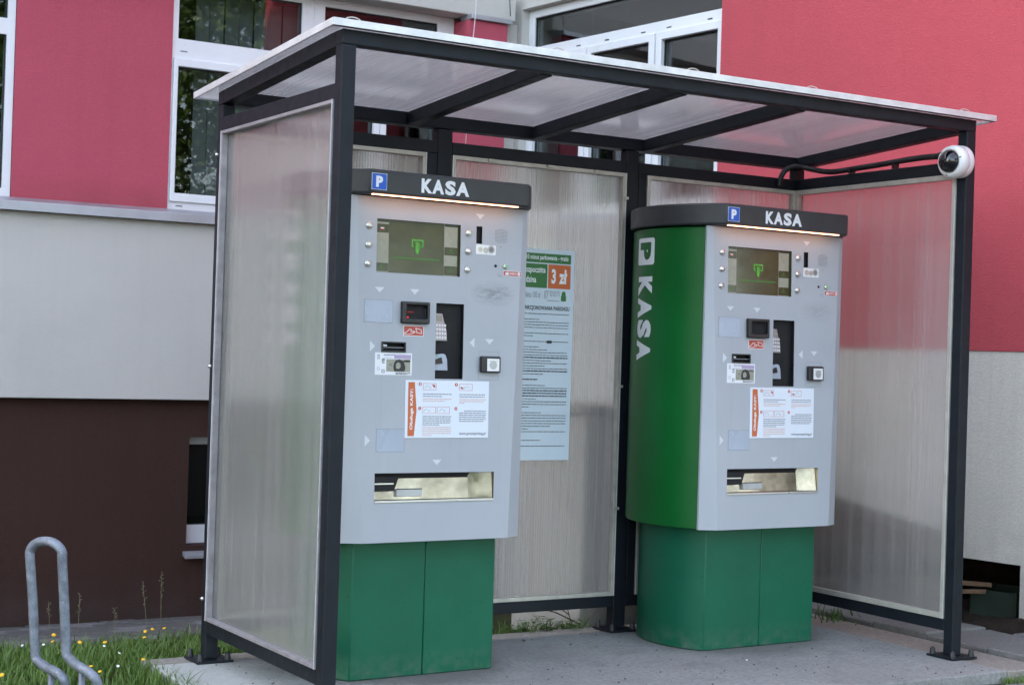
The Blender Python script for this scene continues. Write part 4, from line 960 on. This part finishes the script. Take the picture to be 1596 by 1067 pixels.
path = [(2.815, 1.075, 2.085), (2.820, 1.068, 2.125), (2.840, 1.060, 2.160), (2.885, 1.050, 2.180), (2.930, 1.030, 2.178), (2.945, .98, 2.166), (2.952, .90, 2.150), (2.952, .82, 2.1445), (2.951, .70, 2.148), (2.95, .55, 2.152), (2.948, .40, 2.158), (2.945, .28, 2.160), (2.935, .20, 2.157), (2.90, .135, 2.150), (2.872, .085, 2.148), (2.858, .050, 2.14), (2.872, .034, 2.126)]
def spline(P, n=6):
    P = [Vector(p) for p in P]; out = []
    for i in range(len(P)-1):
        p0, p1, p2, p3 = P[max(i-1, 0)], P[i], P[i+1], P[min(i+2, len(P)-1)]
        for k in range(n):
            t = k/n; out.append(.5*((2*p1)+(-p0+p2)*t+(2*p0-5*p1+4*p2-p3)*t*t+(-p0+3*p1-3*p2+p3)*t**3))
    out.append(P[-1]); return out
sp = spline(path, 14); rad = [.0125+(.0011 if k % 2 else -.0004) for k in range(len(sp))]
MB().tube(sp, rad, 12).build('tube', 'rubber', cb)
for y in (.72, .44):
    MB().box(2.934, 2.968, y-.006, y+.006, 2.1245, 2.152).build('clamp', 'black', cb)

# ================================================================== BICYCLE RACK
rk = thing('bicycle_rack', 'weathered grey steel tube bicycle rack loop standing in the grass', 'bicycle rack')
left = [(-.832, .049, -.06), (-.832, .049, .131), (-.837, .051, .174), (-.844, .055, .197), (-.856, .086, .210), (-.873, .143, .217), (-.886, .197, .230), (-.890, .211, .254), (-.901, .217, .41), (-.913, .222, .545)]
right = [(-.843, .110, .548), (-.833, .105, .41), (-.824, .101, .275), (-.819, .087, .253), (-.808, .033, .238), (-.792, -.023, .228), (-.778, -.055, .213), (-.769, -.060, .190), (-.764, -.063, .147), (-.764, -.063, -.06)]
crown_arc = []
pl, pr = Vector((-.914, .223, .562)), Vector((-.843, .110, .565)); pm_ = (pl+pr)/2; hv = (pr-pl)/2
for a in range(170, 5, -20): crown_arc.append(pm_+hv*math.cos(R(a))+Vector((0, 0, .042*math.sin(R(a)))))
MB().tube(spline(left+crown_arc+right, 5), .0150, 14).build('loop', 'galv', rk)
for a, b in (((-.861, .124, .216), (-.858, .122, -.07)), ((-.799, .010, .236), (-.795, .010, -.07))): MB().tube([b, a], .0105, 10).build('leg', 'galv', rk)
MB().tube([(-1.3, .33, -.055), (-.3, -.20, -.055)], .014, 10).build('ground_rail', 'galv', rk)

# ================================================================== THINGS AT THE OPENING
def plank(name, a, b, w_, h, mat, label, cat):
    a = Vector(a); b = Vector(b); d = (b-a).normalized(); s_ = d.cross(Vector((0, 0, 1))).normalized()*w_/2; u = Vector((0, 0, h))
    return meta(MB().hexa([a-s_, b-s_, b+s_, a+s_, a-s_+u, b-s_+u, b+s_+u, a+s_+u]).build(name, mat, bev=.002), label, cat)
plank('timber_batten', (3.70, 1.00, .155), (3.90, .66, .165), .022, .022, 'wood', 'longer raw timber batten lying across the dark wall opening', 'batten')
plank('timber_batten', (3.66, .96, .105), (3.86, .66, .135), .022, .020, 'wood', 'short bent timber batten below the other one in the wall opening', 'batten')
cr3 = thing('crate', 'dark green plastic crate on the soil inside the wall opening', 'crate', (4.02, .68, .02), .3)
MB().plate(-.14, .14, 0, .13, [(-.11, -.01, .04, .10), (.01, .11, .04, .10)], -.12, -.11).build('side', 'darkgreen', cr3)
MB().plate(-.14, .14, 0, .13, [], .11, .12).build('side', 'darkgreen', cr3)
MB().box(-.14, -.13, -.109, .109, 0, .13).build('side', 'darkgreen', cr3); MB().box(.13, .14, -.109, .109, 0, .13).build('side', 'darkgreen', cr3); MB().box(-.129, .129, -.109, .109, 0, .01).build('floor_panel', 'darkgreen', cr3)

# ================================================================== GRASS, WEEDS, FLOWERS
def blades(name, pts, hmin, hmax, wid, mat, lean=.5, **k):
    n = len(pts); a = rng.uniform(0, 2*np.pi, n); h = rng.uniform(hmin, hmax, n)*rng.uniform(.6, 1., n); ln = h*rng.uniform(.1, lean, n)
    w_ = wid*rng.uniform(.6, 1.3, n); P = np.array(pts); dx, dy_ = np.cos(a), np.sin(a); b = a+np.pi/2+rng.uniform(-.5, .5, n); sx, sy = np.cos(b)*w_/2, np.sin(b)*w_/2
    V = np.zeros((n, 7, 3))
    for i, (t, ws) in enumerate(((0, 1), (.4, .9), (.75, .6))):
        cx = P[:, 0]+dx*ln*t**2; cy_ = P[:, 1]+dy_*ln*t**2; cz = P[:, 2]+h*(t-.12*t*t)
        V[:, 2*i] = np.stack([cx-sx*ws, cy_-sy*ws, cz], 1); V[:, 2*i+1] = np.stack([cx+sx*ws, cy_+sy*ws, cz], 1)
    V[:, 6] = np.stack([P[:, 0]+dx*ln, P[:, 1]+dy_*ln, P[:, 2]+h*.88], 1)
    fs = []
    for i in range(n):
        o = 7*i; fs += [(o, o+1, o+3, o+2), (o+2, o+3, o+5, o+4), (o+4, o+5, o+6)]
    me = bpy.data.meshes.new(name); me.from_pydata(V.reshape(-1, 3).tolist(), [], fs); me.materials.append(MAT[mat]); me.polygons.foreach_set('use_smooth', [True]*len(fs))
    o = bpy.data.objects.new(name, me); COL.objects.link(o); return meta(o, **k)
pts = []
while len(pts) < 15000:
    x = random.uniform(-1.6, .9); y = random.uniform(-.7, 2.75)
    edge = -.205+.03*math.sin(9*y)
    if y < 1.27 and x > edge: continue
    if y < 1.27 and x > edge-.10 and random.random() < .3: continue
    if y > 1.9 and random.random() < .45: continue
    pts.append((x, y, gz_n(x, y)-.005))
blades('grass', pts, .04, .115, .006, 'grass', .9, kind='stuff')
pts = [(-.23+random.gauss(0, .035), random.uniform(-.3, 1.25), -.05) for _ in range(900)]
blades('grass_edge', pts, .04, .12, .006, 'grass', 1.1, kind='stuff')
pts = [(random.uniform(1.1, 1.95), 1.25+abs(random.gauss(0, .05)), -.05) for _ in range(420)]+[(random.uniform(.0, .9), 1.25+abs(random.gauss(0, .1)), -.05) for _ in range(700)]
blades('grass_behind_slab', pts, .04, .13, .006, 'grass', .9, kind='stuff')
pts = [(random.uniform(2.9, 3.25), -.31+random.gauss(0, .012), -.05) for _ in range(160)]
blades('kerb_grass', pts, .02, .055, .005, 'grass', 1.2, kind='stuff')
pts = [(3.18+random.gauss(0, .05), .98+random.gauss(0, .05), -.02) for _ in range(50)]
meta(blades('grass_tuft', pts, .06, .14, .010, 'leaf', 1.0), kind='stuff')

def weed(x, y, z, n, h, label, ls=.05):
    r_ = random.Random(int(x*1000)); t = thing('weed', label, 'weed', (x, y, z)); lf = MB(); st = MB()
    for k in range(n):
        a = r_.uniform(0, 6.283); rr = r_.uniform(.01, .08); hh = h*r_.uniform(.4, 1.)
        tip = Vector((rr*math.cos(a), rr*math.sin(a), hh)); st.tube([(0, 0, 0), tip*.5+Vector((0, 0, hh*.12)), tip], .0012, 4)
        for q in range(3):
            b = r_.uniform(0, 6.283); d = Vector((math.cos(b), math.sin(b), r_.uniform(-.2, .5))).normalized(); s_ = d.cross(Vector((0, 0, 1))).normalized(); l = ls*r_.uniform(.5, 1.1); p = tip*(.6+.2*q)
            lf.poly([p, p+d*l*.35+s_*l*.24, p+d*l*.75+s_*l*.17+Vector((0, 0, -.1*l)), p+d*l+Vector((0, 0, -.2*l)), p+d*l*.75-s_*l*.17+Vector((0, 0, -.1*l)), p+d*l*.35-s_*l*.24])
    lf.build('leaves', 'leaf', t, fix=False); st.build('stems', 'leaf', t, fix=False)
weed(1.58, 1.275, -.05, 12, .09, 'low leafy weed nearest the left machine, behind the slab edge')
weed(1.69, 1.27, -.05, 14, .10, 'bushy weed in the middle of the row behind the slab edge')
weed(1.80, 1.265, -.05, 12, .085, 'spreading weed at the right end of the row, against the low wall')
weed(3.86, .40, -.02, 10, .06, 'small green weed on the soil right of the shelter post', .06)
weed(3.60, .66, -.01, 6, .05, 'broad leafed weed on dark soil behind the right post', .09)
mb = MB()
for (a, b, r_) in (((1.62, 1.30, .10), (1.88, 1.275, .005), .003), ((1.70, 1.30, .115), (1.82, 1.28, .05), .0025), ((1.84, 1.29, .01), (1.80, 1.30, .12), .0022)): mb.tube([a, ((a[0]+b[0])/2, (a[1]+b[1])/2, (a[2]+b[2])/2+.012), b], r_, 6)
meta(mb.build('dry_twigs', 'bark'), 'dry twigs lying in the weeds behind the slab edge', 'twigs')

# flowers in the grass
def flower(name, x, y, z, h, r_, mat, label, group):
    m = MB(); n = 9
    lx, ly = random.uniform(-.02, .02), random.uniform(-.02, .02)
    c = Vector((lx, ly, h)); tl_ = Vector((random.uniform(-.5, .5), random.uniform(-.9, .1), 1)).normalized()
    m.lathe([(0, -.001), (r_*.6, .001), (r_, r_*.35), (r_*.75, r_*.55), (0, r_*.62)], c, tl_, 9)
    t = thing(name, label, 'flower', (x, y, z), 0, group); m.build('bloom', mat, t)
    MB().tube([(0, 0, 0), (lx*.4, ly*.4, h*.5), (lx, ly, h)], .0014, 5).build('stem', 'grass', t)
for k in range(14):
    x = random.choice([random.uniform(-1.0, -.75), random.uniform(-.62, -.3)]); y = random.uniform(.4, 1.7)
    flower('yellow_flower', x, y, gz_n(x, y), random.uniform(.09, .16), random.uniform(.007, .010), 'yellow', 'small yellow flower standing in the grass round the bicycle rack', 'yellow flowers in the grass')
for x, y in ((-.06, 1.62), (-.02, 1.66), (.02, 1.60), (-.10, 1.55)):
    flower('yellow_flower', x, y, gz_n(x, y), random.uniform(.10, .15), .009, 'yellow', 'yellow flower in the clump beside the shelter base plate', 'yellow flowers beside the base plate')
for k in range(16):
    x = random.uniform(-1.05, -.25); y = random.uniform(.3, 1.6)
    flower('white_flower', x, y, gz_n(x, y), random.uniform(.06, .14), random.uniform(.005, .008), 'petal', 'small white daisy like flower standing in the grass', 'white flowers in the grass')
for k in range(7):
    x = [-1.0, -.88, -.40, -.32, -.22, -.12, -.05, .02, -.27][k]; y = random.uniform(1.3, 2.3); h = random.uniform(.20, .36)
    t = thing('grass_stalk', 'tall seeding grass stalk rising above the lawn', 'grass stalk', (x, y, gz_n(x, y)), 0, 'seeding grass stalks')
    bx, by = random.uniform(-.05, .05), random.uniform(-.05, .05)
    MB().tube([(0, 0, 0), (bx*.3, by*.3, h*.5), (bx, by, h)], .0009, 5).build('stem', 'stalk', t)
    m = MB()
    for q in range(14):
        f = .72+.28*q/13; p = Vector((bx*f*f, by*f*f, h*f)); d = Vector((random.uniform(-1, 1), random.uniform(-1, 1), .8)).normalized()
        m.lathe([(0, 0), (.0019, .005), (0, .011)], p+d*.010*(1.3-f), d, 5)
    m.build('seed_head', 'stalk', t)

# crumbs and pebbles on the slab
def pebble_mesh(r_):
    bm = bmesh.new(); bmesh.ops.create_icosphere(bm, subdivisions=1, radius=r_)
    for v in bm.verts: v.co *= random.uniform(.7, 1.2); v.co.z *= .6
    me = bpy.data.meshes.new('pebble'); bm.to_mesh(me); bm.free(); return me
mb = MB()
for k in range(260):
    x, y = random.uniform(-.15, 2.9), random.uniform(-.27, 1.08); r_ = random.uniform(.0015, .0045)
    mb.lathe([(0, 0), (r_, r_*.3), (r_*.7, r_*.9), (0, r_)], (x, y, 0), (random.uniform(-.2, .2), random.uniform(-.2, .2), 1), 5)
mb.build('grit', 'bark', kind='stuff')
for x, y, r_, m_, lb in ((1.42, 1.02, .009, 'bark', 'dark crumb on the slab beside the left machine base'), (2.06, .30, .006, 'white', 'tiny white chip on the slab before the right machine'), (3.06, -.335, .022, 'strip_c', 'pale pebble beside the front slab edge')):
    me = pebble_mesh(r_); me.materials.append(MAT[m_]); o = bpy.data.objects.new('pebble', me); COL.objects.link(o); o.location = (x, y, r_*.4 if y > -.3 else -.03); meta(o, lb, 'pebble')

# ================================================================== TREES ACROSS THE STREET (seen in the reflections), ADDED TREES ON THE LEFT
def tree(x, y, h, r_, label, seed):
    rr = np.random.default_rng(seed); t = thing('tree', label, 'tree', (x, y, -.055), 0, 'trees across the street')
    tk = MB(); tk.tube([(0, 0, -.1), (.05, .02, h*.3), (0, .1, h*.55), (.05, .1, h*.8)], [.16, .13, .09, .03], 8)
    for k in range(6):
        a = k*1.05; tk.tube([(0, .05, h*(.3+.05*k)), (r_*.4*math.cos(a), r_*.4*math.sin(a), h*(.45+.06*k)), (r_*.75*math.cos(a), r_*.75*math.sin(a), h*(.5+.06*k))], [.06, .04, .012], 6)
    tk.build('trunk', 'bark', t)
    n = 16000; cl = rr.normal(0, 1, (60, 3)); cl /= np.linalg.norm(cl, axis=1)[:, None]; cl *= rr.uniform(.35, 1, (60, 1)); c = cl[rr.integers(0, 60, n)]+rr.normal(0, .13, (n, 3))
    c = c*np.array([r_, r_, h*.36])+np.array([0, 0, h*.62]); a = rr.normal(0, 1, (n, 3)); a /= np.linalg.norm(a, axis=1)[:, None]; b = np.cross(a, rr.normal(0, 1, (n, 3))); b /= np.linalg.norm(b, axis=1)[:, None]
    l = rr.uniform(.05, .12, (n, 1)); V = np.stack([c-a*l, c+b*l*.5, c+a*l, c-b*l*.5], 1).reshape(-1, 3)
    me = bpy.data.meshes.new('crown'); me.from_pydata(V.tolist(), [], [(4*i, 4*i+1, 4*i+2, 4*i+3) for i in range(n)]); me.materials.append(MAT['treeleaf'])
    o = bpy.data.objects.new('crown', me); COL.objects.link(o); o.parent = t
tree(3.5, -13.5, 9.5, 3.3, 'broad leafy tree across the street, nearest the shelter axis', 1)
tree(8.5, -12.0, 9.0, 3.2, 'leafy tree across the street, right of the broad one', 2)
tree(13.5, -10.0, 10.0, 3.4, 'tall leafy tree across the street, furthest right', 3)
tree(-9.5, -7.5, 6.0, 2.3, 'added unseen leafy tree on the left side of the forecourt', 4)  # this tree and the next are added to cut light from the horizon
tree(-11.0, 1.5, 6.5, 2.5, 'added unseen leafy tree left of the lawn', 5)
